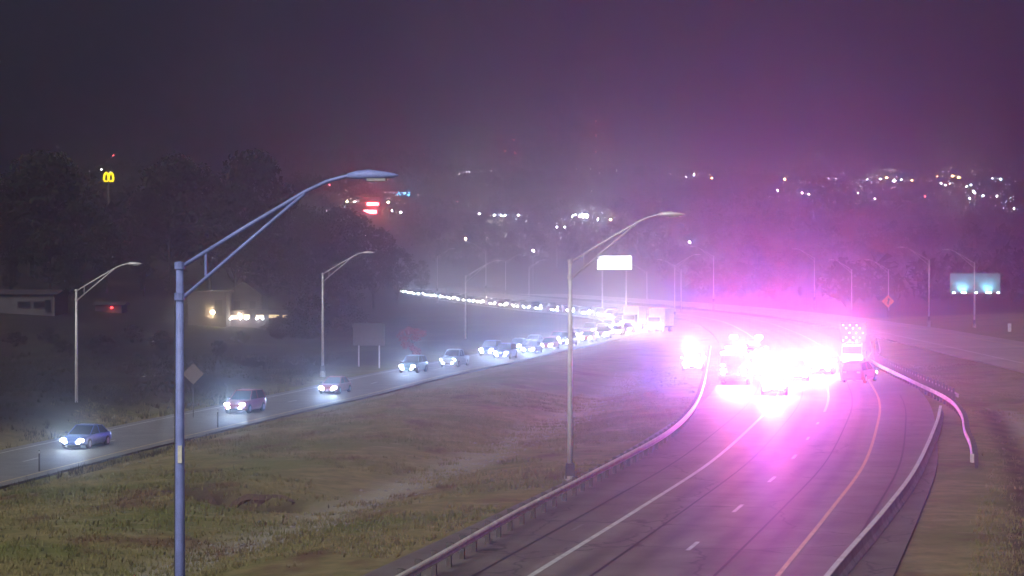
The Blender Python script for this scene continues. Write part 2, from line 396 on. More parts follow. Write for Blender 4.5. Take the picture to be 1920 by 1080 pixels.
for k in range(k0, 8):
    sa, sb = s0 + 12.2 * k, s0 + 12.2 * k + 3.05
    ii = [i for i, c in enumerate(cum) if sa <= c <= sb]
    if len(ii) > 1 and D1[ii[0]].y < 150: strip(D1, -0.08, 0.08, 0.006, None, ii[0], ii[-1] + 1).build('lane_dash', M['white_paint'], road_r)
strip(D1, -0.09, 0.09, 0.006, None, near_i(D1, 146), near_i(D1, 200)).build('lane_line', M['white_paint'], road_r)
for off, a, b in ((-5.6, 40, 200), (-2.0, 40, 200), (1.75, 40, 190), (5.4, 50, 170)):
    strip(RIGHT, off - 0.05, off + 0.05, 0.005, None, near_i(RIGHT, a), near_i(RIGHT, b)).build('tar_seam', M['tar'], road_r)
for off, y_ in ((-5.0, 78), (-5.05, 128)):
    i = near_i(D1, y_); strip(D1, off - 0.06, off + 0.06, 0.006, None, i, i + 5).build('worn_dash', M['worn_paint'], road_r)

road_l = tag(strip(LEFT, -4.6, 4.6, 0, skirt=0.3).build('road', M['concrete_road']), kind='structure')
strip(LEFT, -3.75, -3.6, 0.006).build('edge_line', M['white_paint'], road_l)
strip(LEFT, 3.6, 3.75, 0.006).build('edge_line', M['yellow_paint'], road_l)
D2 = dense(LEFT, 0.6); cum2 = [0]
for i in range(1, len(D2)): cum2.append(cum2[-1] + (D2[i] - D2[i - 1]).length)
for k in range(4, 40):
    ii = [i for i, c in enumerate(cum2) if 12.2 * k <= c <= 12.2 * k + 3.05]
    if len(ii) > 1: strip(D2, -0.07, 0.07, 0.006, None, ii[0], ii[-1] + 1).build('lane_dash', M['white_paint'], road_l)
road_f = tag(strip(FARR, -8.0, 8.0, 0, skirt=0.3).build('road', M['pale_concrete']), kind='structure')
strip(FARR, -4.6, -4.4, 0.008).build('edge_line', M['white_paint'], road_f)
strip(FARR, 4.4, 4.6, 0.008).build('edge_line', M['yellow_paint'], road_f)

# drainage flume of pale gravel along the swale
mb = MB()
for k in range(5200):
    i = RNG.integers(0, len(DITCH)); c = DITCH[i] + RNG.normal(0, (0.9, 0.9)) + (RNG.random() * 1.0, 0)
    r_ = 0.03 + 0.09 * RNG.random() ** 3; z = 0
    mb.v.append((c[0], c[1], r_))
pts = np.array(mb.v); zz = terrain(pts[:, 0], pts[:, 1]); mb = MB()
OCT = [(1, 0, 0), (-1, 0, 0), (0, 1, 0), (0, -1, 0), (0, 0, 1), (0, 0, -0.6)]
OF = [(0, 2, 4), (2, 1, 4), (1, 3, 4), (3, 0, 4), (2, 0, 5), (1, 2, 5), (3, 1, 5), (0, 3, 5)]
for (x, y, r_), z in zip(pts, zz):
    mb.add([(x + a * r_ * random.uniform(.7, 1.4), y + b * r_ * random.uniform(.7, 1.4), z + c * r_ * 0.7) for a, b, c in OCT], OF)
tag(mb.build('gravel', M['gravel']), 'pale gravel scattered along the drainage swale in the median', 'gravel', kind='stuff')

# ------------------------------------------------------------------ grass
M['grass_dark'] = mat('unlit_dark_grass', (0.03, 0.03, 0.016), 0.9, scale=0.3, col2=(0.075, 0.068, 0.035), spec=0.1)  # blades darkened to match the ground painted as unlit
def grass_field(n, region, hmin, hmax, name, label, gm='grass'):
    x0, x1, y0, y1 = region
    x = RNG.uniform(x0, x1, n); y = y0 + (y1 - y0) * RNG.random(n) ** 1.25
    keep = np.ones(n, bool)
    for A, hw in _arr:
        for k in range(len(A)):
            if y0 - 20 < A[k, 1] < y1 + 20: keep &= ((x - A[k, 0]) ** 2 + (y - A[k, 1]) ** 2) > (hw + 0.5) ** 2
    dens = fbm(x / 7, y / 7, 3, 31) + 0.35 * fbm(x / 1.6, y / 1.6, 2, 41)
    keep &= dens > -0.10
    for gx, gy in GULLY: keep &= ((x - gx) ** 2 + (y - gy) ** 2) > 1.3
    x, y = x[keep], y[keep]; z = terrain(x, y); n = len(x)
    b = 4; V = np.zeros((n, b, 3, 3))
    ang = RNG.uniform(0, 6.283, (n, b)); hgt = RNG.uniform(hmin, hmax, (n, b)) * (0.6 + 0.9 * np.clip(vnoise(x / 3, y / 3, 5), 0, 1))[:, None]
    ox = RNG.normal(0, 0.10, (n, b)); oy = RNG.normal(0, 0.10, (n, b)); lean = RNG.uniform(0.2, 0.9, (n, b)) * hgt
    wd = 0.035
    for j, sg in enumerate((-1, 1)):
        V[:, :, j, 0] = x[:, None] + ox + sg * wd * np.cos(ang); V[:, :, j, 1] = y[:, None] + oy + sg * wd * np.sin(ang); V[:, :, j, 2] = z[:, None] - 0.03
    V[:, :, 2, 0] = x[:, None] + ox + lean * np.sin(ang); V[:, :, 2, 1] = y[:, None] + oy - lean * np.cos(ang); V[:, :, 2, 2] = z[:, None] + hgt
    V = V.reshape(-1, 3)
    me = bpy.data.meshes.new(name); me.from_pydata(V.tolist(), [], np.arange(len(V)).reshape(-1, 3).tolist()); me.materials.append(M[gm])
    return tag(link(name, me), label, 'grass', kind='stuff')
grass_field(62000, (-34, 20, 52, 175), 0.05, 0.17, 'grass', 'dry olive brown grass covering the median between the roads')
grass_field(900, (-36, 18, 54, 180), 0.16, 0.38, 'grass', 'scattered taller weed clumps standing in the median grass')
grass_field(16000, (12, 62, 66, 220), 0.05, 0.16, 'grass', 'dry brown grass on the verge beyond the curved guardrail')
grass_field(12000, (-70, -20, 120, 260), 0.15, 0.45, 'grass', 'taller grass along the far side of the busy road', 'grass_dark')

# rocks and exposed soil at the washed-out gully
for k, (gx, gy) in enumerate(GULLY):
    pass
rk = MB()
def rock(mb, c, r, seed):
    rr = random.Random(seed); V = []; nu, nv = 8, 5
    m2 = MB().ball((0, 0, 0), 1.0, nu, nv)
    for v in m2.v:
        k = 0.75 + 0.5 * vnoise(np.array([v[0] * 1.7 + seed]), np.array([v[1] * 1.7 + v[2] * 2.1]), seed)[0]
        V.append((c[0] + v[0] * r[0] * k, c[1] + v[1] * r[1] * k, c[2] + v[2] * r[2] * k))
    mb.add(V, m2.f); return mb
for k, (x, y, r_) in enumerate([(-14.6, 99.4, .22), (-13.5, 98.2, .3), (-12.4, 96.7, .42), (-11.3, 95.6, .26), (-15.1, 98.6, .2)]):
    o = rock(MB(), (0, 0, 0), (r_ * 1.2, r_ * .8, r_ * .45), k + 3).build('rock', M['soil'], None, False)
    o.location = (x, y, hz(x, y) + r_ * .2)
    tag(o, ['small dark rock at the upper lip of the gully', 'mid-sized brown rock inside the gully', 'largest reddish brown rock in the washed-out gully', 'brown rock at the lower end of the gully', 'smallest rock beside the gully behind the big pole'][k], 'rock', 'rocks in the gully')

bk = MB(); V = []; Fc = []; nb = 46
for i in range(nb):
    u_ = i / (nb - 1); x = -16.3 + 6.6 * u_; y = 99.6 - 3.6 * u_ + .35 * math.sin(u_ * 9) + .2 * math.sin(u_ * 23)
    top = .55 * math.sin(math.pi * u_) ** .6; z0 = -.9
    zt_ = hz(x, y + .9)
    for j in range(5):
        f_ = j / 4; V.append((x + random.uniform(-.06, .06), y + .55 * f_ + random.uniform(-.12, .12) - (.25 if j == 3 else 0), zt_ - top * 1.5 * (1 - f_) + (0.03 if j == 4 else 0)))
for i in range(nb - 1):
    for j in range(4): Fc.append((i * 5 + j, (i + 1) * 5 + j, (i + 1) * 5 + j + 1, i * 5 + j + 1))
tag(bk.add(V, Fc).build('soil_bank', M['soil']), kind='structure')

# ------------------------------------------------------------------ guardrails and barrier
M['galv_worn'] = mat('weathered_rail', (0.50, 0.46, 0.40), 0.6, 0.05, var=0.4, scale=1.2)
def guardrail(path, label, face=1, zoff=0.0, spacing=1.9, name='guardrail', rm='galv', ptop=0.8):
    t = thing(name, path[0], 0, label, 'guardrail'); base = path[0].copy()
    N = normals2(path); prof = [(0.0, 0.46), (0.06, 0.49), (0.08, 0.54), (0.02, 0.60), (0.08, 0.66), (0.06, 0.72), (0.0, 0.765), (-0.01, 0.765), (0.04, 0.71), (0.06, 0.66), (0.0, 0.60), (0.06, 0.54), (0.04, 0.50), (-0.01, 0.46)]
    rings = [[p - base + n * (u * face) + Vector((0, 0, v + zoff)) for u, v in prof] for p, n in zip(path, N)]
    MB().loft(rings).build('rail', M[rm], t)
    pm = MB().box((0, 0, (ptop - .4) / 2), (0.16, 0.14, ptop + .4)).box((0.09, 0, 0.61), (0.12, 0.13, 0.34)).mesh('post', M['post'])
    D = dense(path, 0.25); acc = 0; last = None
    for i in range(len(D) - 1):
        if last is None or acc >= spacing:
            tt = D[i + 1] - D[i]; n = Vector((tt.y, -tt.x, 0)).normalized()
            o = link('post', pm, t); o.location = D[i] - base - n * (0.2 * face); o.rotation_euler = (0, 0, math.atan2(n.y * face, n.x * face))
            acc = 0; last = i
        acc += (D[i + 1] - D[i]).length
    return t
GL = dense([(-11.5, 28, 0), (-8.0, 42, 0), (-3.25, 62.7, 0), (-.05, 78.4, 0), (3.3, 93.6, 0), (8.45, 118, 0), (11.9, 141, 0), (14.9, 168, 0), (18.6, 205, 0), (23, 250, 0)], 2.0)
guardrail(GL, 'long galvanised guardrail with two bright ridges between grassy median and road', face=1)
def gz(x, y): return Vector((x, y, hz(x, y)))
GR = dense([gz(44.5, 268), gz(40.0, 240), gz(35.9, 216), gz(32.9, 180), gz(30.75, 153), gz(28.3, 136), gz(25.5, 121.5), gz(23.9, 112.5), gz(22.3, 104.5)], 2.0)
t = guardrail(GR, 'curved galvanised guardrail on the outer verge behind the emergency vehicles', face=1, rm='galv_worn')
_e = GR[-1] - GR[0]; MB().box((_e.x - .05, _e.y - .12, _e.z + .61), (.1, .25, .42), .2).build('end_terminal', M['galv'], t)
GR2 = dense([p + Vector((1.1, 1.2, 0.0)) for p in GR[: int(len(GR) * 0.72)]], 2.0)
guardrail(GR2, 'second guardrail with upright posts standing close behind the curved one', face=-1, zoff=0.12, rm='galv_worn', ptop=1.2)

BAR = dense([(a * 1.035, b * 1.035, 0) for a, b in ((-1.0, 22), (3.6, 40), (8.9, 61.3), (13.7, 79.2), (18.1, 96.5), (24.3, 123.6), (27.6, 139))], 0.5)
def barrier():
    t = thing('concrete_barrier', BAR[0], 0, 'low stained concrete barrier, its lit top edge put in as white, beside the yellow line', 'barrier')
    base = BAR[0].copy(); N = normals2(BAR); prof = [(-0.20, -0.2), (-0.20, 0.06), (-0.11, 0.2), (-0.07, 0.48), (0.07, 0.48), (0.11, 0.2), (0.20, 0.06), (0.20, -0.2)]
    n = 12; cuts = list(range(0, len(BAR) - 1, n))
    for a in cuts:
        b = min(a + n, len(BAR) - 1)
        if b - a < 2: continue
        rings = []
        for i in range(a, b + 1):
            p = BAR[i].copy()
            if i == b: p = BAR[i].lerp(BAR[i - 1], 0.1)
            rings.append([p - base + N[i] * u + Vector((0, 0, v)) for u, v in prof])
        MB().loft(rings).build('segment', M['concrete'], t)
        cap = [[r[3] + Vector((0, 0, .004)) - N[i0] * 0.02, r[3] + Vector((0, 0, .05)) - N[i0] * 0.02, r[4] + Vector((0, 0, .05)) + N[i0] * 0.02, r[4] + Vector((0, 0, .004)) + N[i0] * 0.02] for r, i0 in zip(rings, range(a, b + 1))]
        MB().loft(cap).build('cap', M['white_paint'], t)  # white strip along the top: the lit edge put into colour
barrier()

# ------------------------------------------------------------------ street lights
def pole_meshes(m):
    d = {}
    d['shaft'] = MB().tube([(0, 0, 0), (0, 0, 5), (0, 0, 10)], [0.135, 0.115, 0.09], 12).ball((0, 0, 10), (0.09, 0.09, 0.04), 12, 4).mesh('shaft', m, True)
    d['base_box'] = MB().box((0, 0, 0.25), (0.45, 0.45, 0.7), 0, 0.85).mesh('base_box', M['darkbox'])
    up = [(0.08, 0, 9.93), (1.6, 0, 10.85), (3.1, 0, 11.72), (3.6, 0, 11.95), (4.1, 0, 12.08), (4.6, 0, 12.13)]
    d['arm'] = MB().tube(up, [0.05, 0.05, 0.048, 0.045, 0.042, 0.04], 8).mesh('arm', m, True)
    d['brace'] = MB().tube([(0.1, 0, 9.18), (1.6, 0, 10.45), (3.05, 0, 11.66)], 0.045, 8).mesh('brace', m, True)
    d['strut'] = MB().tube([(0.64, 0, 9.66), (0.64, 0, 10.26)], 0.03, 6).mesh('strut', m)
    rings = []
    for x, w, h0, h1 in ((4.1, .06, 12.03, 12.14), (4.3, .13, 12.0, 12.2), (4.6, .18, 11.99, 12.23), (4.95, .18, 12.0, 12.19), (5.2, .14, 12.03, 12.14), (5.32, .05, 12.07, 12.1)):
        rings.append([(x, w * a, (h0 + h1) / 2 + (h1 - h0) / 2 * b) for a, b in ((-1, -.4), (-.6, -1), (.6, -1), (1, -.4), (.8, .6), (0, 1), (-.8, .6))])
    d['lamp_head'] = MB().loft(rings).mesh('lamp_head', m, True)
    d['lens'] = MB().box((4.8, 0, 11.98), (0.45, 0.26, 0.06)).mesh('lens', M['lens_off'])
    d['collar'] = MB().tube([(0, 0, 9.85), (0, 0, 10.02)], 0.125, 10).mesh('collar', m); d['brace_collar'] = MB().tube([(0, 0, 9.1), (0, 0, 9.28)], 0.13, 10).mesh('brace_collar', m)
    return d
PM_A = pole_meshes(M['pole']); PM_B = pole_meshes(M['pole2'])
def street_light(px, top, base, arm, label, PM=PM_B, yaw=0.0, d=None, zt=None, H=10.0, group='highway street lights', bands=False):
    if d is None: d = F * H / (base - top)
    p = P(px, top, d); z = p.z - H
    zg = hz(p.x, p.y)
    t = thing('street_light', (p.x, p.y, z), (0 if arm > 0 else math.pi) + yaw, label, 'street light', group)
    for n, meh in PM.items():
        if n == 'lens': continue
        o = link(n, meh, t)
        if n == 'lamp_head': link('lens', PM['lens'], o)
    if bands:
        for zb_ in (3.1, 5.05, 6.9, 8.4):
            MB().tube([(0, 0, zb_), (0, 0, zb_ + .06)], .128 - .004 * zb_, 12).build('band', M['galv'], t)
        MB().box((.03, -.125, 5.4), (.10, .03, .42)).build('tag_plate', M['galv'], t)
        MB().tube([(-.125, -.03, 2.0), (-.115, -.03, 5.4), (-.095, -.03, 9.1)], .018, 6).build('conduit', M['darkbox'], t)
    if z - zg > 0.05: MB().tube([(0, 0, zg - z - 0.3), (0, 0, 0.02)], 0.28, 8).build('footing', M['concrete'], t)
    return t
street_light(337, 493, 0, 1, 'big nearby street light with blue strobe light put into its colour, braced arm crossing the frame', PM_A, -0.1, d=52, bands=True)
street_light(143, 543, 776, 1, 'slim street light standing above the lone blue car')
street_light(605, 512, 696, 1, 'street light beside the road between the grey sign and the gully')
street_light(1069, 487, 893, 1, 'street light with dark base box rising behind the near guardrail')
street_light(873, 517, 652, 1, 'street light in the grass inside the bend of jammed traffic')
for px, top, base, arm, lab in [(820, 480, 545, 1, 'far street light at the start of the distant jam'), (911, 470, 540, -1, 'far street light behind the pale low building'),
        (948, 490, 548, 1, 'far street light just past the pale low building'), (972, 515, 560, 1, 'shortest far street light above the jammed cars'), (992, 500, 560, 1, 'far street light fourth along the distant jam'),
        (1213, 510, 572, -1, 'thin street light right of the bright white billboard'), (1265, 497, 590, 1, 'street light with raised arm behind the flashing vehicles'),
        (1277, 505, 590, -1, 'street light paired closely with another behind the jam'), (1338, 480, 565, -1, 'street light standing above the fire engine'),
        (1527, 483, 562, -1, 'faint street light right above the brightest flashing lights'), (1597, 505, 590, -1, 'street light left of the orange diamond sign'),
        (1666, 505, 590, -1, 'street light directly behind the orange diamond sign'), (1742, 487, 600, -1, 'street light between the orange diamond sign and lit billboard'),
        (1827, 492, 607, -1, 'street light standing in front of the teal lit billboard')]:
    street_light(px, top, base, arm, lab, yaw=random.uniform(-.25, .25))

# ------------------------------------------------------------------ vehicles (front is +x)
def interp(xs_, x):
    for (a, va), (b, vb) in zip(xs_, xs_[1:]):
        if x <= b: return va + (vb - va) * (x - a) / (b - a)
    return xs_[-1][1]
WHEEL = MB().tube([(0, -0.11, 0), (0, -0.09, 0), (0, 0.09, 0), (0, 0.11, 0)], [0.29, 0.33, 0.33, 0.29], 18).mesh('tyre', M['tyre'])
RIM = MB().tube([(0, -0.115, 0), (0, 0.115, 0)], 0.2, 10).mesh('rim', M['rim'])
def wheel(parent, loc, s=1.0):
    w = link('wheel', WHEEL, parent); w.location = loc; w.scale = (s, s, s); link('rim', RIM, w); return w

def section(w, zb, zt):
    h = zt - zb
    return [(-w * .90, zb), (-w, zb + .22 * h), (-w, zb + .62 * h), (-w * .95, zt - .1 * h), (-w * .82, zt), (w * .82, zt), (w * .95, zt - .1 * h), (w, zb + .62 * h), (w, zb + .22 * h), (w * .90, zb)]
CARS = {}
def car_kit(kind, paint):
    """dict of part meshes for a sedan / suv / pickup"""
    L, W, H = {'sedan': (4.7, 1.84, 1.46), 'suv': (4.9, 1.96, 1.76), 'pickup': (5.7, 2.0, 1.88)}[kind]
    hb = {'sedan': 0.92, 'suv': 1.08, 'pickup': 1.14}[kind]; hl = L / 2; w = W / 2
    k = {}
    zt = [(-hl, hb - .18), (-hl + .12, hb), (-.3, hb + .02), (hl * .32, hb), (hl - .55, hb - .12), (hl - .1, hb - .28), (hl, hb - .42)]
    if kind == 'pickup': zt = [(-hl, hb), (-.3, hb + .02), (hl * .42, hb), (hl - .3, hb - .05), (hl, hb - .2)]
    wf = [(-hl, .86), (-hl + .25, .97), (0, 1.0), (hl - .7, .98), (hl - .2, .90), (hl, .76)]
    st = [-hl, -hl + .12, -hl + .4, -.9, 0, .6, hl * .32, hl - .95, hl - .55, hl - .25, hl - .08, hl]
    rings = []
    for x in st:
        zb = 0.24 if abs(x) < hl - .3 else 0.32
        rings.append([(x, y, z) for y, z in section(w * interp(wf, x), zb, interp(zt, x))])
    k['body'] = MB().loft(rings).mesh('body', paint, False)
    if kind == 'pickup': a = [(-.95, hb), (-.75, H - .05), (.55, H), (1.35, hb)]
    elif kind == 'suv': a = [(-hl + .1, hb), (-hl + .42, H - .06), (.25, H), (1.2, hb)]
    else: a = [(-hl + .55, hb), (-1.1, H - .05), (.15, H), (1.15, hb)]
    (x0, z0), (x1, z1), (x2, z2), (x3, z3) = a
    def cs(x, z, ww): return [(x, -ww, hb - .02), (x, ww, hb - .02)]
    V = [(x0, -w * .86, z0 - .02), (x0, w * .86, z0 - .02), (x3, w * .86, z3 - .02), (x3, -w * .86, z3 - .02), (x1, -w * .68, z1), (x1, w * .68, z1), (x2, w * .68, z2), (x2, -w * .68, z2)]
    k['window_glass'] = MB().add(V, [(0, 1, 5, 4), (1, 2, 6, 5), (2, 3, 7, 6), (3, 0, 4, 7), (4, 5, 6, 7)]).mesh('window_glass', M['glass'])
    rf = MB().loft([[(x1 - .06, -w * .70, z1 - .04), (x1 - .06, w * .70, z1 - .04), (x1 - .02, w * .6, z1 + .02), (x1 - .02, -w * .6, z1 + .02)],
                    [((x1 + x2) / 2, -w * .72, H - .03), ((x1 + x2) / 2, w * .72, H - .03), ((x1 + x2) / 2, w * .6, H + .05), ((x1 + x2) / 2, -w * .6, H + .05)],
                    [(x2 + .06, -w * .70, z2 - .05), (x2 + .06, w * .70, z2 - .05), (x2 + .02, w * .6, z2 + .02), (x2 + .02, -w * .6, z2 + .02)]])
    for sy in (-1, 1):
        for (xa, za, xb, zb) in ((x0, z0, x1, z1), (x3, z3, x2, z2), (x0 * .45 + x3 * .55 - .2, z0, x0 * .45 + x3 * .55 - .2, H - .02)):
            rf.tube([(xa, sy * w * .87, za - .04), (xb, sy * w * .69, zb)], .035, 5)
    k['roof'] = rf.mesh('roof', paint)
    k['headlight'] = MB().ball((0, 0, 0), (.10, .20, .10), 10, 6)
    k['dims'] = (L, W, H, hb); return k
def make_car(name, kind, paint, pos, direction, label, cat='car', group=None, warm=False, energy=1.0, detail=True, police=False):
    key = (kind, paint)
    if key not in CARS: CARS[key] = car_kit(kind, PAINTS[paint])
    k = CARS[key]; L, W, H, hb = k['dims']; hl, w = L / 2, W / 2
    t = thing(name, pos, math.atan2(direction[1], direction[0]), label, cat, group)
    for n in ('body', 'window_glass', 'roof'): link(n, k[n], t)
    lm = M['warmlens'] if warm else M['headlens']; ck = ('hl', warm)
    if ck not in CARS: CARS[ck] = MB().ball((0, 0, 0), (.10, .23, .13), 10, 6).mesh('headlight', lm, True)
    if 'tl' not in CARS:
        CARS['tl'] = MB().box((0, 0, 0), (.06, .3, .16)).mesh('taillight', M['taillens'])
        CARS['gr'] = MB().box((0, 0, 0), (.06, .8, .2)).box((.02, 0, -.22), (.08, 1.3, .14)).mesh('grille', M['trim'])
        CARS['mi'] = MB().ball((0, 0, 0), (.09, .13, .08), 8, 5).mesh('wing_mirror', M['trim'], True)
    for sy in (-1, 1):
        o = link('headlight', CARS[ck], t); o.location = (hl - .1, sy * w * .66, hb - .34)
        col = (1.0, 0.80, 0.62) if warm else (0.34, 0.56, 1.0)
        if energy > 0:
            if detail: lamp('SPOT', o, (.14, 0, 0), energy * KW, col, 0.06, 46, 1.0, (1, 0.22, 0.10))
            elif sy > 0: lamp('SPOT', o, (.14, -w * .66, 0), energy * KW, col, 0.12, 60, 1.0, (1, 0.12, 0.09))
    fk = ('added_lens', warm)  # extra glowing lenses, added to brighten the band of headlights
    if fk not in CARS: CARS[fk] = MB().ball((0, 0, 0), (.07, .17, .10), 8, 5).mesh('added_glow_lens', lm, True)
    for sy in (-1, 1): link('added_glow_lens', CARS[fk], t).location = (hl - .03, sy * w * .5, .46)
    for x in (-hl * .62, hl * .62):
        for sy in (-1, 1): wheel(t, (x, sy * (w - .09), .33 * (1.1 if kind != 'sedan' else 1)), 1.1 if kind != 'sedan' else 1)
    if detail:
        for sy in (-1, 1):
            link('taillight', CARS['tl'], t).location = (-hl + .02, sy * w * .62, hb - .16)
            link('wing_mirror', CARS['mi'], t).location = (.95, sy * (w + .08), hb + .08)
        link('grille', CARS['gr'], t).location = (hl - .04, 0, hb - .5)
    return t
def light_bar(t, x, z, w, e_red, e_blue, both=True, aim=(1, 0, 0.3), white=0.0, ered_col=(1.0, 0.015, 0.10), blue_col=(0.03, 0.085, 1.0)):
    b = MB().box((x, 0, z), (.3, w, .07)).build('light_bar', M['trim'], t)
    for sy, m, e, c in ((1, M['reddome'], e_red, ered_col), (-1, M['bluedome'], e_blue, blue_col)):
        for j in range(3): MB().ball((x, sy * w * (.09 + .15 * j), z + .10), (.15, w * .075, .10), 10, 6).build('lamp_module', m, b, True)
        if e > 0: lamp('SPOT', b, (x + .26, sy * w * .28, z + .12), e * KE, c, 0.15, 155, 1.0, aim)
    if white > 0:
        MB().box((x + .17, 0, z + .06), (.05, w * .14, .08)).build('takedown_lamp', M['whitelamp'], b)
        lamp('SPOT', b, (x + .25, 0, z + .06), white * KE, (1, .93, .95), 0.1, 150, 1.0, aim)
    return b
def police_car(pos, direction, label, paint='white', er=0, eb=0, white=0, head=1.0, kind='suv', cat='police car'):
    t = make_car('police_car', kind, paint, pos, direction, label, cat, 'emergency vehicles at the scene', energy=head)
    L, W, H, hb = CARS[(kind, paint)]['dims']
    light_bar(t, -.2, H + .1, 1.3, er, eb, white=white)
    MB().tube([(L / 2 + .12, -.45, .4), (L / 2 + .15, -.45, .85), (L / 2 + .15, .45, .85), (L / 2 + .12, .45, .4)], .035, 6).tube([(L / 2 + .14, -.45, .62), (L / 2 + .14, .45, .62)], .03, 6).build('push_bar', M['trim'], t)
    for sy in (-1, 1):  # extra glowing strobes, added to widen the white core of the glare
        MB().box((L / 2 + .03, sy * .22, hb - .46), (.05, .30, .10)).build('added_grille_glow', M['reddome' if sy > 0 else 'bluedome'], t)
        MB().ball((1.0, sy * (W / 2 + .12), hb + .14), (.06, .09, .06), 8, 5).build('added_mirror_glow', M['bluedome' if sy > 0 else 'reddome'], t, True)
    MB().box((-.1, W / 2 + .004, hb - .3), (2.3, .012, .34)).box((-.1, -W / 2 - .004, hb - .3), (2.3, .012, .34)).build('door_panel', PAINTS['black' if paint == 'white' else 'white'], t)
    return t

def tangent(path, p):
    i = min(range(1, len(path) - 1), key=lambda i: (path[i].x - p[0]) ** 2 + (path[i].y - p[1]) ** 2)
    v = path[i - 1] - path[i + 1]; v.z = 0; return v.normalized(), i         # towards the camera end
def on_left(y, lane):
    i = near_i(LEFT, y) if y < 405 else min(range(len(LEFT)), key=lambda j: abs(LEFT[j].y - y))
    n = normals2(LEFT)[i]; return LEFT[i] + n * lane, tangent(LEFT, LEFT[i])[0]

# five separate cars rolling towards the lower left
for (px, py, z, kind, paint, lab, e) in [(158, 838, -2.3, 'sedan', 'blue', 'lone blue sedan leading the traffic at the far left', 0.45), (468, 770, -1.8, 'suv', 'red', 'second car in the line, taillight glow put into its dark red, headlights glaring', 0.6),
        (622, 738, -1.5, 'sedan', 'red', 'third car in the line, taillight glow put into its red, headlights cyan', 0.65), (768, 700, -1.2, 'suv', 'teal', 'car fourth in the line in front of the reddish shrub', 0.65),  # red of the second and third car is taillight glow put into paint
        (860, 685, -1.0, 'pickup', 'silver', 'silver pickup fifth in the line just ahead of the jam', 0.65)]:
    g = G(px, py, z); tg, i = tangent(LEFT, g); n = normals2(LEFT)[i]
    lane = (g - LEFT[i]).dot(n); lane = max(-2.2, min(2.2, lane)); p = LEFT[i] + n * lane; p.z = LEFT[i].z
    make_car('car', kind, paint, p, tg, lab, 'car', 'cars rolling towards the lower left', energy=e)

# the jam: two lanes round the bend and away into the distance
jam_rng = random.Random(5); sp = 0.0; jam = 0
D3 = dense(LEFT, 0.5); c3 = [0]
for i in range(1, len(D3)): c3.append(c3[-1] + (D3[i] - D3[i - 1]).length)
N3 = normals2(D3); sj = c3[near_i(D3, 250)]
import bisect
for lane in (-1.85, 1.85):
    s_ = sj + (4 if lane > 0 else 11)
    while True:
        i = bisect.bisect(c3, s_)
        if i >= len(D3) - 2 or D3[i].y > 840: break
        p = D3[i] + N3[i] * (lane + jam_rng.uniform(-.25, .25)); v = (D3[i - 1] - D3[i + 1]); v.z = 0; v.normalize()
        kind = jam_rng.choice(['sedan', 'sedan', 'suv', 'suv', 'pickup']); paint = jam_rng.choice(['silver', 'white', 'black', 'grey', 'red', 'blue'])
        far = p.y > 430
        make_car('car', kind, paint, p, v, ('car with blazing headlights queued far away in the distant jam' if far else 'car with blazing headlights packed into the bend of the jam'), 'car',
                 'cars in the far straight of the jam' if far else 'cars packed in the bend of the jam', warm=jam_rng.random() < (.35 if far else .2), energy=(0.6 if far else 0.85), detail=False)
        jam += 1
        s_ += jam_rng.uniform(10, 15) * (1.35 if far else 1.0)
print('jam cars', jam)

# police car with blue strobes inside the bend, and the truck with orange marker lamps
pv, i = tangent(LEFT, (13, 330)); n = normals2(LEFT)[i]
q_ = G(1118, 612, 0.3)
police_car(Vector((q_.x + 6, q_.y, 0.05)), (-.25, -.97), 'police car flashing blue strobes at the bend of the jam', 'white', 0, 90.0, 0, 0.4)

def box_truck(pos, d, label, cabpaint, boxmat, energy=1.3, name='box_truck', cat='truck', group=None, length=8.0):
    t = thing(name, pos, math.atan2(d[1], d[0]), label, cat, group); hl = length / 2
    MB().box((hl - .9, 0, 1.45), (1.8, 2.2, 1.9), 0, 0.92).box((hl + .05, 0, .95), (.35, 2.1, .9)).build('cab', cabpaint, t)
    MB().box((hl - .03, 0, 1.95), (.08, 1.85, .7)).build('windscreen', M['glass'], t)
    MB().box((-.95, 0, 2.25), (length - 2.1, 2.45, 2.7)).build('cargo_box', boxmat, t)
    MB().box((-.3, 0, .75), (length - 1, .9, .25)).build('chassis', M['trim'], t)
    for x in (hl - 1.0, -hl + 1.2, -hl + 2.3):
        for sy in (-1, 1): wheel(t, (x, sy * 1.0, .45), 1.4)
    for sy in (-1, 1):
        o = MB().ball((hl + .22, sy * .85, .95), (.06, .16, .12), 8, 5).build('headlight', M['warmlens'], t, True)
        lamp('SPOT', o, (hl + .34, sy * .85, .95), energy * KW, (1, .9, .75), .08, 130, .9, (1, 0, .04))
    for y in (-1.0, -.5, 0, .5, 1.0): MB().ball((.5 + hl - 2.0, y, 3.66), (.09, .12, .09), 8, 5).build('marker_lamp', M['amber'], t, True)
    return t
q_ = G(1238, 622, 0)
box_truck(Vector((q_.x, q_.y, 0)), (-.3, -.95), 'white truck with orange marker lamps at the right end of the jam', PAINTS['white'], PAINTS['white'])
q_ = G(1196, 618, 0)
box_truck(Vector((q_.x - .5, q_.y + 3, 0)), (-.25, -.97), 'pale truck with one dazzling white light beside the jam', PAINTS['silver'], PAINTS['white'], 2.2)

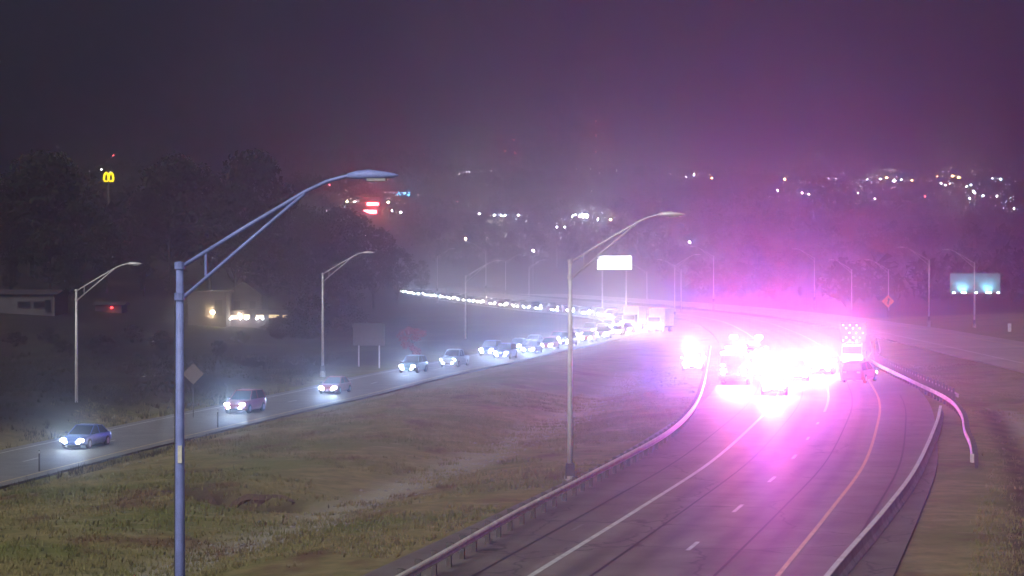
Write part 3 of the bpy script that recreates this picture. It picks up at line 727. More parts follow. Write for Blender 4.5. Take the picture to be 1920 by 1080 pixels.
# ---- the emergency scene on the near carriageway
def on_right(px, py):
    g = G(px, py, 0); tg, i = tangent(RIGHT, g); return g, tg
g, tg = on_right(1302, 694)
police_car(g, (-.17, -.98), 'police car with blue-white glare on the shoulder behind the guardrail', 'white', 0, 210.0, 16.0, .5)
g, tg = on_right(1452, 738)
police_car(g, (-.12, -.99), 'police car flashing red and blue in the middle of the road', 'white', 275.0, 270.0, 13.0, .5)
g, tg = on_right(1545, 700)
police_car(g, (-.20, -.98), 'police car parked between the flashing one and the amber arrow truck', 'black', 100.0, 200.0, 8.0, .4)
g, tg = on_right(1492, 712)
police_car(g, (-.05, -1), 'police car half hidden right behind the flashing one', 'white', 50.0, 55.0, 7.0, .3)

def fire_engine(pos, rz, label):
    t = thing('fire_engine', pos, rz, label, 'fire engine', 'emergency vehicles at the scene'); rd = PAINTS['firered']; hl = 4.4
    sec = lambda x, w, zb, z: [(x, -w, zb), (x, -w, z - .25), (x, -w * .9, z), (x, w * .9, z), (x, w, z - .25), (x, w, zb)]
    MB().loft([sec(2.0, 1.22, .6, 2.85), sec(3.6, 1.22, .55, 2.9), sec(4.2, 1.2, .5, 2.75), sec(4.4, 1.1, .5, 2.4)]).build('cab', rd, t)
    MB().loft([sec(-4.4, 1.25, .6, 3.0), sec(1.9, 1.25, .6, 3.0)]).build('body', rd, t)
    for sy in (-1, 1):
        for k in range(4): MB().box((-3.6 + k * 1.45, sy * 1.262, 1.75), (1.25, .03, 1.5)).build('roller_shutter', M['galv'], t)
        MB().box((-1.25, sy * 1.268, .86), (6.2, .03, .2)).build('stripe', M['white_paint'], t)
        MB().box((3.1, sy * 1.225, 2.1), (1.5, .03, .65)).build('side_window', M['glass'], t)
    MB().box((4.33, 0, 2.0), (.16, 2.0, .8)).build('windscreen', M['glass'], t)
    MB().box((4.62, 0, .62), (.5, 2.4, .4)).build('bumper', M['chrome'], t)
    MB().box((4.42, 0, 1.25), (.08, 1.1, .5)).build('grille', M['chrome'], t)
    ld = MB()
    for y in (-.28, .28): ld.tube([(-4.2, y, 3.35), (1.6, y, 3.35)], .045, 6)
    for k in range(15): ld.tube([(-4.1 + k * .4, -.28, 3.35), (-4.1 + k * .4, .28, 3.35)], .025, 5)
    for x in (-3.8, 1.2): ld.box((x, 0, 3.18), (.1, .7, .36))
    ld.build('ladder', M['galv'], t)
    for x in (3.2, -2.2, -3.3):
        for sy in (-1, 1): wheel(t, (x, sy * 1.08, .5), 1.55)
    for sy in (-1, 1):
        o = MB().ball((4.47, sy * .85, 1.2), (.05, .18, .12), 8, 5).build('headlight', M['headlens'], t, True)
        lamp('SPOT', o, (4.6, sy * .85, 1.2), 0.5 * KW, (.95, .95, 1), .08, 140, .9, (1, 0, .05))
    light_bar(t, 3.3, 2.95, 1.9, 150.0, 26.0, white=10.0, blue_col=(1.0, .12, .35))
    for sy in (-1, 1):
        for z, m in ((1.62, 'reddome'), (2.62, 'whitelamp'), (.95, 'reddome')): MB().ball((4.46 if z < 2 else 4.30, sy * .88, z), (.07, .17, .10), 8, 5).build('warning_lamp', M[m], t, True)  # lit lamps on front and flanks, added to enlarge the bright core
        for x in (-3.9, -1.4, 1.2): MB().ball((x, sy * 1.28, 2.78), (.2, .05, .09), 8, 5).build('added_side_glow', M['reddome'], t, True)
        MB().tube([(-1.0, sy * 1.1, 2.98), (-1.0, sy * 1.1, 3.7)], .04, 6).build('lamp_mast', M['galv'], t)
        o = MB().box((-.95, sy * 1.1, 3.8), (.16, .5, .24)).build('scene_lamp', M['whitelamp'], t)
    return t
g = G(1388, 722, 0)
fire_engine(g + Vector((.8, 4.5, 0)), math.atan2(-.95, -.3), 'red fire engine with striped flank standing left of the flashing police car')

def arrow_truck(pos, rz, label):
    t = thing('arrow_board_truck', pos, rz, label, 'truck', 'emergency vehicles at the scene'); p = PAINTS['white']
    MB().box((2.0, 0, 1.5), (1.7, 2.1, 1.7), 0, .9).box((3.1, 0, 1.05), (.9, 2.0, .8)).build('cab', p, t)
    MB().box((2.75, 0, 1.85), (.3, 1.8, .65)).build('windscreen', M['glass'], t)
    MB().box((-1.2, 0, 1.05), (4.4, 2.2, .2)).box((-1.2, 1.08, 1.35), (4.4, .06, .5)).box((-1.2, -1.08, 1.35), (4.4, .06, .5)).build('bed', p, t)
    MB().box((0, 0, .7), (6, .9, .25)).build('chassis', M['trim'], t)
    for x in (2.4, -2.0):
        for sy in (-1, 1): wheel(t, (x, sy * .95, .42), 1.3)
    b = MB().box((-.6, 0, 3.4), (.12, 2.4, 1.9)).build('arrow_board', M['trim'], t)
    MB().box((-.6, -.8, 1.8), (.1, .1, 1.4)).box((-.6, .8, 1.8), (.1, .1, 1.4)).build('board_post', M['galv'], t)
    lm = MB().ball((0, 0, 0), (.06, .12, .12), 8, 5).mesh('arrow_lamp', M['amber'], True)
    for j in range(3):
        for k, (dy, dz) in enumerate(((-.3, .75), (0, .45), (.3, .0), (0, -.45), (-.3, -.75))):
            link('arrow_lamp', lm, b).location = (-.5, -.7 + j * .65 + dy, 3.4 + dz)
    lamp('SPOT', b, (-.2, 0, 3.5), 2.4 * KW, (1, .26, .0), .3, 170, .8, (1, 0, 0))
    bb = MB().box((1.9, 0, 2.42), (.25, 1.2, .1)).build('beacon_bar', M['trim'], t)
    for y in (-.4, 0, .4): MB().ball((1.9, y, 2.53), (.12, .18, .09), 10, 5).build('beacon', M['amber'], bb, True)
    for sy in (-1, 1):
        o = MB().ball((3.56, sy * .8, 1.1), (.05, .18, .12), 8, 5).build('headlight', M['headlens'], t, True)
        lamp('SPOT', o, (3.7, sy * .8, 1.1), 0.5 * KW, (.95, .95, 1), .08, 130, .9, (1, 0, .05))
    return t
g = G(1600, 690, 0)
arrow_truck(g, math.atan2(-.97, -.2), 'work truck raising an amber arrow board beside the curved guardrail')
g = G(1612, 716, 0)
make_car('car', 'suv', 'red', g, (.42, .90), 'dark red car turned away on the road below the amber arrow truck', 'car', 'emergency vehicles at the scene', energy=0.3)

# ---- a bystander in dark clothing
def person(pos, rz, label):
    t = thing('person', pos, rz, label, 'person')
    V = [(0, 0, .95), (0, 0, 1.15), (.01, 0, 1.38), (.01, 0, 1.50), (.03, 0, 1.60), (.03, 0, 1.72),
         (0, .10, .90), (.03, .12, .5), (0, .13, .08), (.14, .15, .04),
         (0, -.10, .90), (-.02, -.12, .5), (-.05, -.13, .08), (.09, -.15, .04),
         (.01, .20, 1.42), (-.02, .25, 1.15), (.08, .27, .90), (.12, .27, .82),
         (.01, -.20, 1.42), (-.02, -.25, 1.15), (.12, -.22, .95), (.18, -.20, .90)]
    E = [(0, 1), (1, 2), (2, 3), (3, 4), (4, 5), (0, 6), (6, 7), (7, 8), (8, 9), (0, 10), (10, 11), (11, 12), (12, 13), (2, 14), (14, 15), (15, 16), (16, 17), (2, 18), (18, 19), (19, 20), (20, 21)]
    rad = [.15, .145, .15, .06, .085, .075, .095, .065, .045, .04, .095, .065, .045, .04, .065, .05, .036, .034, .065, .05, .036, .034]
    for side, (hx, hy, hz_) in ((0, V[17]), (1, V[21])):
        base = len(V)
        for k in range(4):
            i = len(V); a = (-.03 + .02 * k); V.append((hx + .02 + .01 * k, hy + a, hz_ - .05)); V.append((hx + .03, hy + a, hz_ - .10 + .01 * abs(k - 1)))
            E += [(17 if side == 0 else 21, i), (i, i + 1)]; rad += [.010, .009]
        i = len(V); V.append((hx + .05, hy, hz_ - .02)); V.append((hx + .06, hy, hz_ - .05)); E += [(17 if side == 0 else 21, i), (i, i + 1)]; rad += [.011, .009]
    me = bpy.data.meshes.new('body'); me.from_pydata(V, E, [])
    o = link('body', me, t); md = o.modifiers.new('skin', 'SKIN')
    for sv, r_ in zip(me.skin_vertices[0].data, rad): sv.radius = (r_, r_)
    me.skin_vertices[0].data[0].use_root = True
    o.modifiers.new('sub', 'SUBSURF').levels = 1
    m = bpy.data.materials.new('dark_clothes_and_skin'); m.use_nodes = True; nt = m.node_tree; b = nt.nodes['Principled BSDF']
    tc = nt.nodes.new('ShaderNodeTexCoord'); sx = nt.nodes.new('ShaderNodeSeparateXYZ'); rp = nt.nodes.new('ShaderNodeValToRGB'); mr = nt.nodes.new('ShaderNodeMath'); mr.operation = 'DIVIDE'; mr.inputs[1].default_value = 1.8
    nt.links.new(tc.outputs['Object'], sx.inputs[0]); nt.links.new(sx.outputs[2], mr.inputs[0]); nt.links.new(mr.outputs[0], rp.inputs[0]); nt.links.new(rp.outputs[0], b.inputs['Base Color'])
    rp.color_ramp.interpolation = 'CONSTANT'; e = rp.color_ramp.elements; e[0].color = (.02, .02, .025, 1); e[1].position = .54; e[1].color = (.03, .04, .08, 1); x = e.new(.835); x.color = (.4, .25, .19, 1)
    me.materials.append(m)
    MB().ball((.01, 0, 1.735), (.095, .085, .08), 12, 7).build('hair', PAINTS['black'], t, True)
    return t
g = G(1578, 717, 0)
person(g, math.radians(200), 'person in dark clothing standing beside the dark red car')

# ------------------------------------------------------------------ signs and billboards
def panel(mb, w, h, d=0.08): return mb.box((0, 0, 0), (w, d, h))
def bill(px0, px1, py0, py1, d, name, label, cat, face, nposts, base_z=None, lit=False, rz=0.0):
    a = P(px0, py0, d); b = P(px1, py1, d); c = (a + b) / 2; w = b.x - a.x; h = a.z - b.z
    zg = hz(c.x, c.y); t = thing(name, (c.x, c.y, zg), rz, label, cat); zc = c.z - zg
    MB().box((0, 0.1, zc), (w, .25, h)).build('panel', face, t)
    fr = MB()
    for s_ in (-1, 1): fr.box((s_ * (w / 2 + .06), 0.1, zc), (.12, .32, h + .24)); fr.box((0, .1, zc + s_ * (h / 2 + .06)), (w, .32, .12))
    fr.build('frame', M['darkbox'], t)
    for k in range(nposts):
        x = 0 if nposts == 1 else (-.35 + .7 * k / (nposts - 1)) * w
        MB().tube([(x, .35, -.5), (x, .35, zc + h * .3)], .18 if w > 6 else .08, 8).build('post', M['pole2'], t)
    return t, zc, w, h
M['lamplit_glow'] = emat('white_lamplight_glow', (0.93, 0.97, 1.0), 4.0)  # lamplight falling on the billboard, put in as emission of its panel
t, zc, w, h = bill(1120, 1184, 480, 505, 500, 'glowing_billboard', 'white billboard above the bend of the jam, glowing in place of lamplight', 'billboard', M['lamplit_glow'], 2)
M['figure'] = mat('dark_figure', (.05, .06, .08), .6)
lg = MB()
for x, z, s_ in ((-.47, .32, .06), (-.43, .40, .05), (-.40, .30, .05), (-.485, .12, .05), (-.46, .46, .03)): lg.box((x * w, -.06, zc + z * h), (s_ * w, .06, s_ * 2.4 * h), .0)
lg.build('mark', M['figure'], t)
M['billface'] = mat('blue_grey_board_face', (.16, .24, .30), .7, var=.2, scale=.6)
t, zc, w, h = bill(1781, 1875, 513, 548, 430, 'billboard', 'blue-grey billboard lit from below by teal floodlights', 'billboard', M['billface'], 1)
M['flood'] = emat('lit_teal_flood', (.55, .95, 1.0), 20.0)
MB().box((0, -1.1, zc - h / 2 - .25), (w, .7, .06)).build('catwalk', M['galv'], t)
for k in range(2):
    x = (-.25 + .5 * k) * w
    o = MB().box((x, -1.3, zc - h / 2 - .05), (.9, .25, .25)).build('floodlight', M['flood'], t)
    lamp('SPOT', o, (x, -1.15, zc - h / 2 + .15), 0.7 * KW, (.3, .85, 1.0), .15, 130, .8, (0, .75, 1.0))
for k in range(5):
    o = MB().ball((( -.44 + .22 * k) * w, -1.05, zc - h / 2 - .05), (.28, .12, .14), 8, 5).build('strip_lamp', M['flood'], t, True)
M['signback'] = mat('grey_sign_back', (.075, .065, .07), .55, .1, var=.2)
bill(664, 719, 608, 646, 236, 'road_sign', 'grey rectangular road sign seen from behind in the dark grass', 'road sign', M['signback'], 2)

def diamond(px, py, half, d, label, face, symbol=False, facing=0.0, lit=None):
    c = P(px, py, d); s_ = half / F * d; zg = hz(c.x, c.y)
    t = thing('diamond_sign', (c.x, c.y, zg), facing, label, 'road sign'); zc = c.z - zg
    MB().prism([(0, zc - s_), (s_, zc), (0, zc + s_), (-s_, zc)], 1, -.03, .03).build('panel', face, t)
    if symbol:
        mb = MB(); k = s_
        mb.prism([(-.10 * k, zc - .5 * k), (.10 * k, zc - .5 * k), (.10 * k, zc - .1 * k), (.22 * k, zc + .1 * k), (.22 * k, zc + .25 * k), (.36 * k, zc + .25 * k), (.12 * k, zc + .55 * k), (-.14 * k, zc + .25 * k), (.02 * k, zc + .25 * k), (.02 * k, zc + .14 * k), (-.10 * k, zc - .08 * k)], 1, -.05, -.034)
        mb.build('arrow', M['trim'], t)
    MB().tube([(0, .08, -.4), (0, .08, zc + s_ * .6)], .045 if d < 300 else .09, 6).build('post', M['post'], t)
    return t
M['tan'] = mat('tan_sign_back', (.20, .16, .13), .5, .1, var=.15)
M['orange'] = mat('orange_sign_face', (.95, .34, .12), .4, 0, var=.1)
diamond(362, 701, 20, 168, 'tan diamond road sign seen from behind beside the big pole', M['tan'], facing=.15)
diamond(1665, 565, 12, 430, 'orange diamond warning sign with a dark arrow', M['orange'], True)
for px, py0, py1, z, lab in ((408, 768, 805, -2.2, 'dark slim marker post at the road edge between the first two cars'), (73, 846, 890, -2.7, 'dark slim marker post at the road edge below the lone blue car')):
    g = G(px, py1, z); g.z = hz(g.x, g.y); hgt = (py1 - py0) / F * g.y
    t = thing('marker_post', g, 0, lab, 'marker post', 'marker posts'); MB().box((0, 0, hgt / 2), (.09, .05, hgt)).build('post', M['trim'], t); MB().box((0, -.03, hgt - .12), (.07, .012, .14)).build('reflector', M['white_paint'], t)
g = P(1893, 620, 330); t = thing('marker_post', (g.x, g.y, hz(g.x, g.y)), 0, 'stubby white marker post on the right edge of the far road', 'marker post')
MB().box((0, 0, .5), (.5, .2, 1.2)).build('post', M['white_paint'], t); MB().box((0, 0, 1.16), (.56, .26, .12)).build('cap', M['white_paint'], t)

# ------------------------------------------------------------------ buildings
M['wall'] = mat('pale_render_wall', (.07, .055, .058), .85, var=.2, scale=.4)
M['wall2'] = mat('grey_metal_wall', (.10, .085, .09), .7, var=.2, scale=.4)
M['roofm'] = mat('dark_shingle_roof', (.055, .045, .05), .85, var=.3, scale=1.0, bump=.3)
M['winlit'] = emat('lit_window', (1.0, .75, .4), .7)
M['windark'] = mat('dark_window', (.02, .02, .025), .1, var=0)
M['canopy'] = emat('lit_canopy_soffit', (1.0, .9, .7), .9)
def house(px0, px1, py_base, py_eave, py_ridge, d, label, cat, depth=8.0, wins=(), lit=(), ridge_x=True, wall='wall', name='house'):
    a = P(px0, py_base, d); b = P(px1, py_base, d); w = b.x - a.x; cx = (a.x + b.x) / 2
    h = (py_base - py_eave) / F * d; hr = (py_base - py_ridge) / F * d; zg = a.z
    t = thing(name, (cx, d + depth / 2, zg), 0, label, cat)
    MB().box((0, 0, h / 2 - 1.5), (w, depth, h + 3)).build('wall', M[wall], t)
    if hr > h + .3:
        if ridge_x: r_ = MB().prism([(-depth / 2 - .5, h), (depth / 2 + .5, h), (0, hr)], 0, -w / 2 - .5, w / 2 + .5)
        else: r_ = MB().prism([(-w / 2 - .5, h), (w / 2 + .5, h), (0, hr)], 1, -depth / 2 - .5, depth / 2 + .5)
        r_.build('roof', M['roofm'], t)
    else: MB().box((0, 0, h + .15), (w + .5, depth + .5, .3)).build('roof', M['wall'], t)
    for k, (u, v, ww, hh, on) in enumerate(wins):
        o = MB().box((u * w, -depth / 2 - .03, v * h), (ww, .1, hh)).build('window', M['windark' if not on else 'winlit'], t)
        fr = MB()
        for s_ in (-1, 1): fr.box((u * w + s_ * (ww / 2 + .05), -depth / 2 - .05, v * h), (.1, .14, hh + .2)); fr.box((u * w, -depth / 2 - .05, v * h + s_ * (hh / 2 + .05)), (ww, .14, .1))
        fr.build('frame', M['wall'], o)
    return t
def wall_lamp(t, loc, e, col, m, r=.18):
    o = MB().ball(loc, (r, r * .8, r * .8), 8, 5).build('wall_lamp', m, t, True)
    lamp('POINT', o, (loc[0], loc[1] - .35, loc[2] - .1), e * KW, col, .15)
M['warmlamp'] = emat('lit_warm_lamp', (1.0, .8, .4), 160.0)
M['redlamp'] = emat('lit_red_lamp', (1.0, .08, .1), 84.0)
M['cyanlamp'] = emat('lit_cyan_lamp', (.1, .55, 1.0), 48.0)
M['coollamp'] = emat('lit_cool_lamp', (.8, .92, 1.0), 180.0)
M['pinklamp'] = emat('lit_pinkish_lamp', (1.0, .75, .8), 180.0)
M['orangelamp'] = emat('lit_orange_lamp', (1.0, .5, .15), 180.0)
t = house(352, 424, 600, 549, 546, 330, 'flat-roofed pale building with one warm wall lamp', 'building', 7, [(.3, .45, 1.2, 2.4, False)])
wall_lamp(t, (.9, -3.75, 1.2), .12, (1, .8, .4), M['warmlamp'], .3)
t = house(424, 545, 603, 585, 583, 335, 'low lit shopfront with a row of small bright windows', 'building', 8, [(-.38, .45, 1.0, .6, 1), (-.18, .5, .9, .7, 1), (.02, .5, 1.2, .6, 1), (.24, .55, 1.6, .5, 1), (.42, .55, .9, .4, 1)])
wall_lamp(t, (-2.9, -4.2, 1.1), .25, (1, .85, .6), M['warmlamp'], .14)
for k in range(5): wall_lamp(t, (-4.3 + k * 1.25 + .3 * (k % 2), -4.3, .45), .03, (.9, .95, 1), M['coollamp'], .09)
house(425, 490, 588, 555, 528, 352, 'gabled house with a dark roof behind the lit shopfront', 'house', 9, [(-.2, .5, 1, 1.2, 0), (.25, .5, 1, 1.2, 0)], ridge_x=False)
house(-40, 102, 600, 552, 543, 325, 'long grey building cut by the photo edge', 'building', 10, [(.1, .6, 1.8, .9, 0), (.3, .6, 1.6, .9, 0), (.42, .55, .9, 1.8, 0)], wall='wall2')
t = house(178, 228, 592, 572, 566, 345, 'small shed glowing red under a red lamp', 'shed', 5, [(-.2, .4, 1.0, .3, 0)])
wall_lamp(t, (.6, -2.8, 1.3), .035, (1, .06, .08), M['taillens'], .25)
house(836, 942, 549, 538, 536, 760, 'pale low flat building behind the distant jam', 'building', 14, [], wall='canopyw' if 'canopyw' in M else 'wall')

# ------------------------------------------------------------------ trees
def tree_meshes(seed, H, W, leafm, nclump, nleaf, trunk_frac=.35):
    rr = np.random.default_rng(seed); tr = MB()
    tr.tube([(0, 0, -.5), (.1, .05, H * .25), (0, .1, H * .5), (.15, 0, H * .8)], [.03 * H * .6, .022 * H * .6, .015 * H * .6, .004 * H], 8)
    cl = []
    for k in range(nclump):
        t_ = rr.random(); a = rr.uniform(0, 6.283); z = H * (trunk_frac + (1 - trunk_frac) * t_)
        prof = math.sin(math.pi * (0.12 + .83 * t_)) ** .8
        r_ = W * prof * rr.uniform(.35, 1.0); c = (r_ * math.cos(a), r_ * math.sin(a), z); cl.append(c)
        if k % 3 == 0: tr.tube([(0, 0.05, max(H * .18, z - .28 * H)), (c[0] * .5, c[1] * .5, z - .12 * H), c], [.009 * H, .006 * H, .002 * H], 5)
    V = []; n = nleaf
    for c in cl:
        s = W * rr.uniform(.16, .34)
        d = rr.normal(0, 1, (n, 3)); d /= np.linalg.norm(d, axis=1)[:, None]; p = np.array(c) + d * s * rr.random((n, 1)) ** .45 * np.array([1, 1, .75])
        u = rr.normal(0, 1, (n, 3)); u /= np.linalg.norm(u, axis=1)[:, None]; v = np.cross(u, rr.normal(0, 1, (n, 3))); v /= np.linalg.norm(v, axis=1)[:, None]
        ls = W * .045 * rr.uniform(.6, 1.5, (n, 1))
        V.append(np.stack([p - u * ls, p + v * ls * .6, p + u * ls, p - v * ls * .6], 1))
    V = np.concatenate(V).reshape(-1, 3)
    me = bpy.data.meshes.new('crown'); me.from_pydata(V.tolist(), [], np.arange(len(V)).reshape(-1, 4).tolist()); me.materials.append(leafm)
    return tr.mesh('trunk', M['bark'], True), me
TP = [tree_meshes(1, 14, 5.2, M['leaf'], 60, 60), tree_meshes(2, 16, 4.6, M['leaf2'], 60, 60), tree_meshes(3, 12, 6.0, M['leaf'], 60, 60, .25)]
TH = [14, 16, 12]
def tree(px, py_top, d, k, label, group='dark trees beyond the road', s=None, name='tree'):
    p = P(px, py_top, d); zg = hz(p.x, p.y); sc_ = s or max(.5, (p.z - zg) / TH[k])
    if s is None and sc_ > 1.9: zg = p.z - TH[k] * 1.9; sc_ = 1.9
    t = thing(name, (p.x, p.y, min(zg, hz(p.x, p.y))), random.uniform(0, 6.28), label, 'tree', group)
    sz = (p.z - t.location.z) / TH[k] if s is None else s
    if sz < sc_: sc_ = sz = max(sz, .22)
    t.scale = (sc_ * random.uniform(.9, 1.15), sc_, sz)
    link('trunk', TP[k][0], t); link('crown', TP[k][1], t); return t
spots = [(30, 330, 420), (60, 296, 430), (85, 300, 425), (150, 385, 400), (265, 362, 410), (318, 318, 440), (335, 300, 450), (395, 340, 430), (480, 300, 460), (440, 360, 415), (540, 372, 440), (590, 400, 450), (640, 395, 470), (20, 400, 380), (95, 430, 375), (200, 420, 390), (270, 440, 395), (500, 430, 400), (700, 430, 500), (560, 470, 390), (130, 500, 360), (330, 500, 375), (20, 500, 362), (650, 480, 430), (745, 468, 560), (790, 490, 660)]
for k, (px, py, d) in enumerate(spots):
    tree(px, py, d, k % 3, 'dark leafy tree in the wood above the buildings at left')
BUSH = [tree_meshes(20 + k, 5.0, 3.4, M['leaf2'], 46, 60, .04) for k in range(2)]
def bush(px, py, d, k, label, group):
    p = P(px, py, d); zg = hz(p.x, p.y); s_ = max(.3, (p.z - zg) / 5.0)
    t = thing('bush', (p.x, p.y, zg), random.uniform(0, 6), label, 'bush', group); t.scale = (s_ * random.uniform(.9, 1.6), s_ * 1.1, s_)
    link('stem', BUSH[k][0], t); link('foliage', BUSH[k][1], t)
for k, (px, py, d) in enumerate([(580, 560, 300), (655, 575, 330), (528, 596, 300), (250, 612, 280), (300, 622, 270), (190, 630, 262), (90, 615, 275), (30, 625, 270), (450, 625, 285), (120, 640, 255), (410, 640, 260)]):
    bush(px, py, d, k % 2, ('dark bush beside the lit shopfront' if k == 2 else 'dark scrubby bush on the slope below the buildings'), 'bushes below the buildings')
for k, (px, py, d) in enumerate([(1450, 560, 620), (1500, 545, 640), (1560, 560, 600), (1630, 548, 560), (1700, 550, 540), (1770, 560, 520), (1850, 552, 500), (1900, 545, 480), (1390, 560, 650), (1300, 560, 700)]):
    tree(px, py, d, k % 3, 'dark tree behind the far right road', 'trees behind the far road')
# reddish shrub behind the fourth car
sh = tree_meshes(9, 4.2, 2.2, M['leafred'], 34, 70, .12); p = P(772, 612, 256); zg = hz(p.x, p.y)
t = thing('shrub', (p.x, p.y, zg), 0, 'rounded reddish shrub behind the fourth car', 'shrub'); link('stem', sh[0], t); link('foliage', sh[1], t)
s_ = max(.7, (p.z - zg) / 4.2); t.scale = (s_ * 1.0, s_, s_)

# far woods on the hills
n = 3600
fy = 520 + 2600 * RNG.random(n) ** 1.1; fx = RNG.uniform(-.30, .30, n) * fy
keep = np.ones(n, bool)
for A, hw in _arr:
    for k in range(0, len(A), 2): keep &= ((fx - A[k, 0]) ** 2 + (fy - A[k, 1]) ** 2) > (hw + 16) ** 2
keep &= fbm(fx / 160, fy / 160, 3, 51) > -.06
keep &= ~((fy < 900) & (np.abs(fx) < 55) )
fx, fy = fx[keep], fy[keep]; fz = terrain(fx, fy); n = len(fx); kk = 80
hh = RNG.uniform(7, 13, n)
d = RNG.normal(0, 1, (n, kk, 3)); d /= np.linalg.norm(d, axis=2)[..., None]
c = np.stack([fx, fy, fz + hh * .55], -1)[:, None, :] + d * np.stack([hh * .42, hh * .42, hh * .5], -1)[:, None, :] * RNG.uniform(.6, 1.05, (n, kk, 1))
u = RNG.normal(0, 1, (n, kk, 3)) * (hh * .07)[:, None, None]; v = RNG.normal(0, 1, (n, kk, 3)) * (hh * .07)[:, None, None]
V = np.stack([c - u, c + v, c + u - v * .5], 2).reshape(-1, 3)
me = bpy.data.meshes.new('forest'); me.from_pydata(V.tolist(), [], np.arange(len(V)).reshape(-1, 3).tolist()); me.materials.append(M['forest'])
tag(link('forest', me), 'dark wooded hillside fading into the night haze', 'forest', kind='stuff')

# ------------------------------------------------------------------ town lights on the hillside
LM = {'w': M['coollamp'], 'p': M['pinklamp'], 'o': M['orangelamp'], 'r': M['redlamp'], 'y': M['warmlamp']}
NAME = {'w': 'cool white', 'p': 'pinkish', 'o': 'orange', 'r': 'red', 'y': 'warm yellow'}
def ray_ground(px, py, lift=17.0, lo=760, hi=2900):
    ds = np.linspace(lo, hi, 300); x = (px - 960) / F * ds; z = HC - (py - Y0) / F * ds; tz = terrain(x, ds) + lift
    i = np.argmax(z <= tz)
    return ds[i] if z[i] <= tz[i] else None
LAMPM = {}
for k_, m_ in LM.items(): LAMPM[k_] = MB().ball((0, 0, 0), 1.0, 10, 6).mesh('lamp', m_, True)
POST1 = MB().tube([(0, 0, -1), (0, 0, 0)], .15, 6).mesh('post', M['post'])
def town_lamp(px, py, col, size=1.0, d=None):
    d = d or ray_ground(px, py) or 2600; p = P(px, py, d); zg = hz(p.x, p.y); hgt = max(3.0, p.z - zg)
    if p.z - zg > 40: return mast(px, [py], d)
    t = thing('lamp_post', (p.x, p.y, p.z - hgt), 0, NAME[col] + ' lamp glowing as a dot on the dark hillside', 'lamp', NAME[col] + ' town lamps')
    po = link('post', POST1, t); po.location = (0, 0, hgt); po.scale = (1, 1, hgt + 1)
    o = link('lamp', LAMPM[col], t); r_ = size * d / 2160 * .85; o.location = (0, 0, hgt); o.scale = (r_, r_, r_)
    return t
def mast(px, pys, d, label='thin radio mast carrying a red warning lamp', group='radio masts'):
    top = P(px, min(pys), d); zg = hz(top.x, top.y)
    t = thing('radio_mast', (top.x, top.y, zg), 0, label, 'mast', group); H = top.z - zg; mb = MB(); w = .5
    for k in range(3):
        a = 2.094 * k; mb.tube([(w * math.cos(a), w * math.sin(a), -1), (w * math.cos(a), w * math.sin(a), H)], .05, 4)
    for j in range(int(H / 2.5)):
        for k in range(3):
            a, b = 2.094 * k, 2.094 * (k + 1); mb.tube([(w * math.cos(a), w * math.sin(a), j * 2.5), (w * math.cos(b), w * math.sin(b), j * 2.5 + 2.5)], .03, 3)
    mb.build('lattice', M['post'], t)
    for py in pys:
        o = link('warning_lamp', LAMPM['r'], t); r_ = d / 2160 * .9; o.location = (0, 0, P(px, py, d).z - zg); o.scale = (r_, r_, r_)
    return t
mast(1118, [227, 254, 285], 2500, 'tall radio mast carrying three red warning lamps', None)
mast(963, [262], 2450); mast(947, [283], 2480); mast(966, [287], 2520); mast(795, [289], 2400); mast(213, [291], 2300)
LT = [(340, 316, 'w', 1), (380, 377, 'w', .9), (427, 379, 'w', 1.1), (443, 379, 'w', 1.2), (472, 377, 'p', 1.1), (224, 401, 'p', 1), (190, 318, 'w', .9), (618, 347, 'r', .9), (586, 394, 'w', .8), (600, 394, 'w', 1), (612, 395, 'w', .9), (622, 394, 'w', .8), (651, 378, 'y', 1.2), (665, 378, 'w', .9),
      (728, 379, 'y', 1.6), (735, 395, 'w', .9), (752, 398, 'w', 1.4), (686, 441, 'y', 1.4), (858, 379, 'r', .9), (873, 448, 'y', 1.5), (861, 326, 'p', .9), (875, 322, 'w', .8), (880, 322, 'w', .8), (921, 320, 'p', .9), (899, 401, 'w', 1), (927, 403, 'w', 1.5), (940, 404, 'w', 1), (947, 404, 'w', 1), (972, 403, 'w', 1.2),
      (1000, 470, 'p', 1.4), (1081, 317, 'p', .8), (1107, 317, 'w', .8), (1124, 324, 'w', 1), (1156, 320, 'w', 1), (1109, 359, 'p', .8), (1145, 412, 'y', 1.2), (1121, 411, 'w', .9), (1044, 426, 'w', 1), (1059, 426, 'w', 1), (1293, 454, 'p', 1.5),
      (1257, 327, 'w', .9), (1287, 332, 'w', .9), (1301, 328, 'w', 1.3), (1335, 334, 'o', 1.3), (1471, 336, 'o', 1.5), (1458, 357, 'p', 1), (1504, 362, 'p', 1), (1516, 364, 'p', .8), (1554, 335, 'p', .8), (1567, 335, 'p', .8), (1609, 362, 'p', .8), (1626, 336, 'w', .9), (1650, 336, 'w', 1),
      (1662, 333, 'o', 1.6), (1676, 339, 'w', 2.0), (1690, 337, 'w', .9), (1710, 338, 'o', 1), (1640, 373, 'p', .8), (1734, 368, 'r', .9), (1757, 331, 'o', .8), (1764, 344, 'p', 1), (1772, 347, 'p', 1), (1780, 345, 'p', 1), (1786, 330, 'o', 1.3), (1797, 333, 'o', 1.5), (1812, 349, 'w', .9), (1820, 347, 'w', .9),
      (1825, 359, 'w', 1), (1818, 372, 'w', 1.1), (1828, 362, 'w', .8), (1843, 367, 'w', 1), (1869, 368, 'w', 1), (1860, 335, 'w', .8), (1876, 336, 'w', 1), (1901, 391, 'w', .8), (717, 548, 'w', .9)]
for px, py, c_, s_ in LT: town_lamp(px, py, c_, s_ * .66, 800 if py > 500 else None)

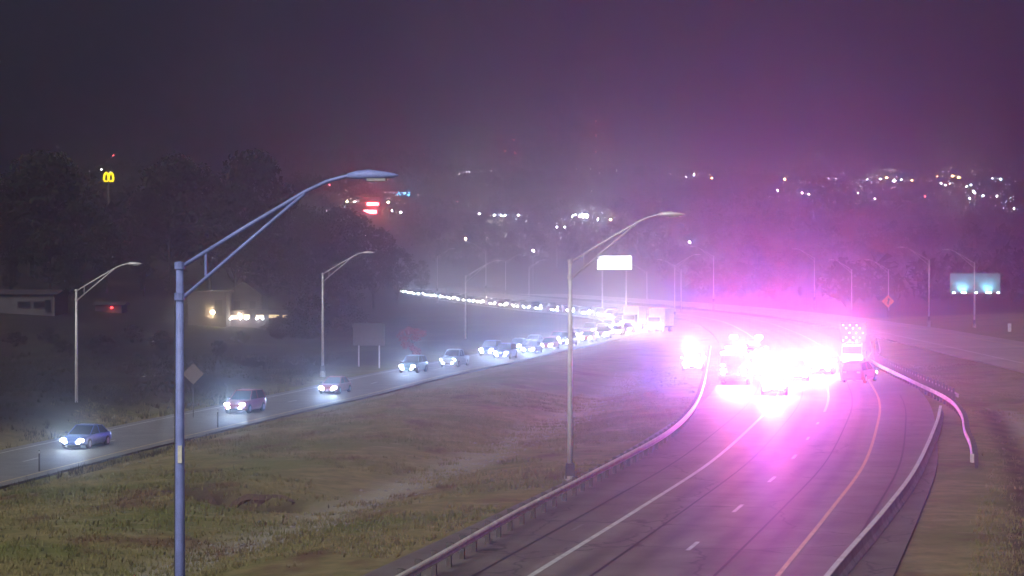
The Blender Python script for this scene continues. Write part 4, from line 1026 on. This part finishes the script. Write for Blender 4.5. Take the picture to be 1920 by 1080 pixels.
def store(px0, px1, py0, py1, label, signs, lights=()):
    d = ray_ground((px0 + px1) / 2, py1, 0.0) or 1500; a = P(px0, py0, d); b = P(px1, py1, d); w = b.x - a.x; h = a.z - b.z; zg = min(b.z, hz((a.x + b.x) / 2, d))
    t = thing('store', ((a.x + b.x) / 2, d + 6, zg), 0, label, 'building')
    MB().box((0, 0, h / 2), (w, 12, h)).build('wall', M['wall2'], t); MB().box((0, 0, h + .15), (w + .6, 12.6, .3)).build('roof', M['roofm'], t)
    for (x0, x1, y0, y1, m) in signs:
        pa = P(x0, y0, d); pb = P(x1, y1, d)
        s_ = MB().box(((pa.x + pb.x) / 2 - t.location.x, -6.2, (pa.z + pb.z) / 2 - zg), (pb.x - pa.x, .3, pa.z - pb.z)).build('lit_sign', m, t)
    return t
store(684, 712, 376, 404, 'store front with two glowing red signs', [(688, 710, 380, 385, M['redlamp']), (682, 706, 394, 400, M['redlamp'])])
store(735, 770, 360, 372, 'store with a glowing cyan sign band', [(738, 767, 361, 369, M['cyanlamp'])])
store(1066, 1110, 400, 414, 'store with a row of bluish white lamps under its eave', [(1070 + 7 * k, 1074 + 7 * k, 402, 408, M['coollamp']) for k in range(5)])
store(905, 960, 408, 428, 'pale store lit by a row of white lamps', [(912, 924, 412, 420, M['canopy']), (930, 948, 412, 424, M['canopy'])])

# yellow double-arch sign on a tall pole above the wood
d = 640; c = P(204, 331, d); zg = hz(c.x, c.y); s_ = 9.0 / F * d
t = thing('arch_sign', (c.x, c.y, zg), 0, 'glowing yellow double-arch M sign high above the dark wood', 'sign'); zc = c.z - zg
M['archyellow'] = emat('lit_yellow_sign', (1.0, .74, .01), 2.6)
ar = MB()
for sx_ in (-1, 1):
    ar.tube([(sx_ * s_ * .5 + s_ * .47 * math.cos(a) , 0, zc - s_ * .75 + 1.5 * s_ * max(0, math.sin(a)) ** .8) for a in np.linspace(0, math.pi, 15)], s_ * .22, 6)
ar.build('arch', M['archyellow'], t); MB().box((0, .2, zc - s_ * .95), (s_ * 2.0, .4, s_ * .28)).build('base_bar', M['archyellow'], t)
MB().tube([(0, .3, -1), (0, .3, zc - s_ * .8)], .35, 8).build('pole', M['post'], t)

# ------------------------------------------------------------------ night haze
hz_m = bpy.data.materials.new('haze_air'); hz_m.use_nodes = True; nt = hz_m.node_tree
for n_ in list(nt.nodes):
    if n_.type != 'OUTPUT_MATERIAL': nt.nodes.remove(n_)
ad_ = nt.nodes.new('ShaderNodeAddShader')
for k, (dn_, g_) in enumerate(HAZE):
    pv = nt.nodes.new('ShaderNodeVolumePrincipled'); pv.inputs['Color'].default_value = (.92, .92, .95, 1)
    pv.inputs['Density'].default_value = dn_; pv.inputs['Anisotropy'].default_value = g_
    nt.links.new(pv.outputs[0], ad_.inputs[k])
nt.links.new(ad_.outputs[0], nt.nodes['Material Output'].inputs['Volume'])
zmin = float(ZZ.min()) - 1.0; zmax = float(ZZ.max()) + 60
hb_ = MB().box((0, 2280, (zmin + zmax) / 2), (7200, 4900, zmax - zmin)).build('haze', hz_m)
tag(hb_, 'thin night haze glowing purple around the emergency lights', 'haze', kind='stuff')
print('haze', zmin, zmax, 'xs', xs.min(), xs.max(), 'ys', ys.min(), ys.max(), 'ground faces', len(q))
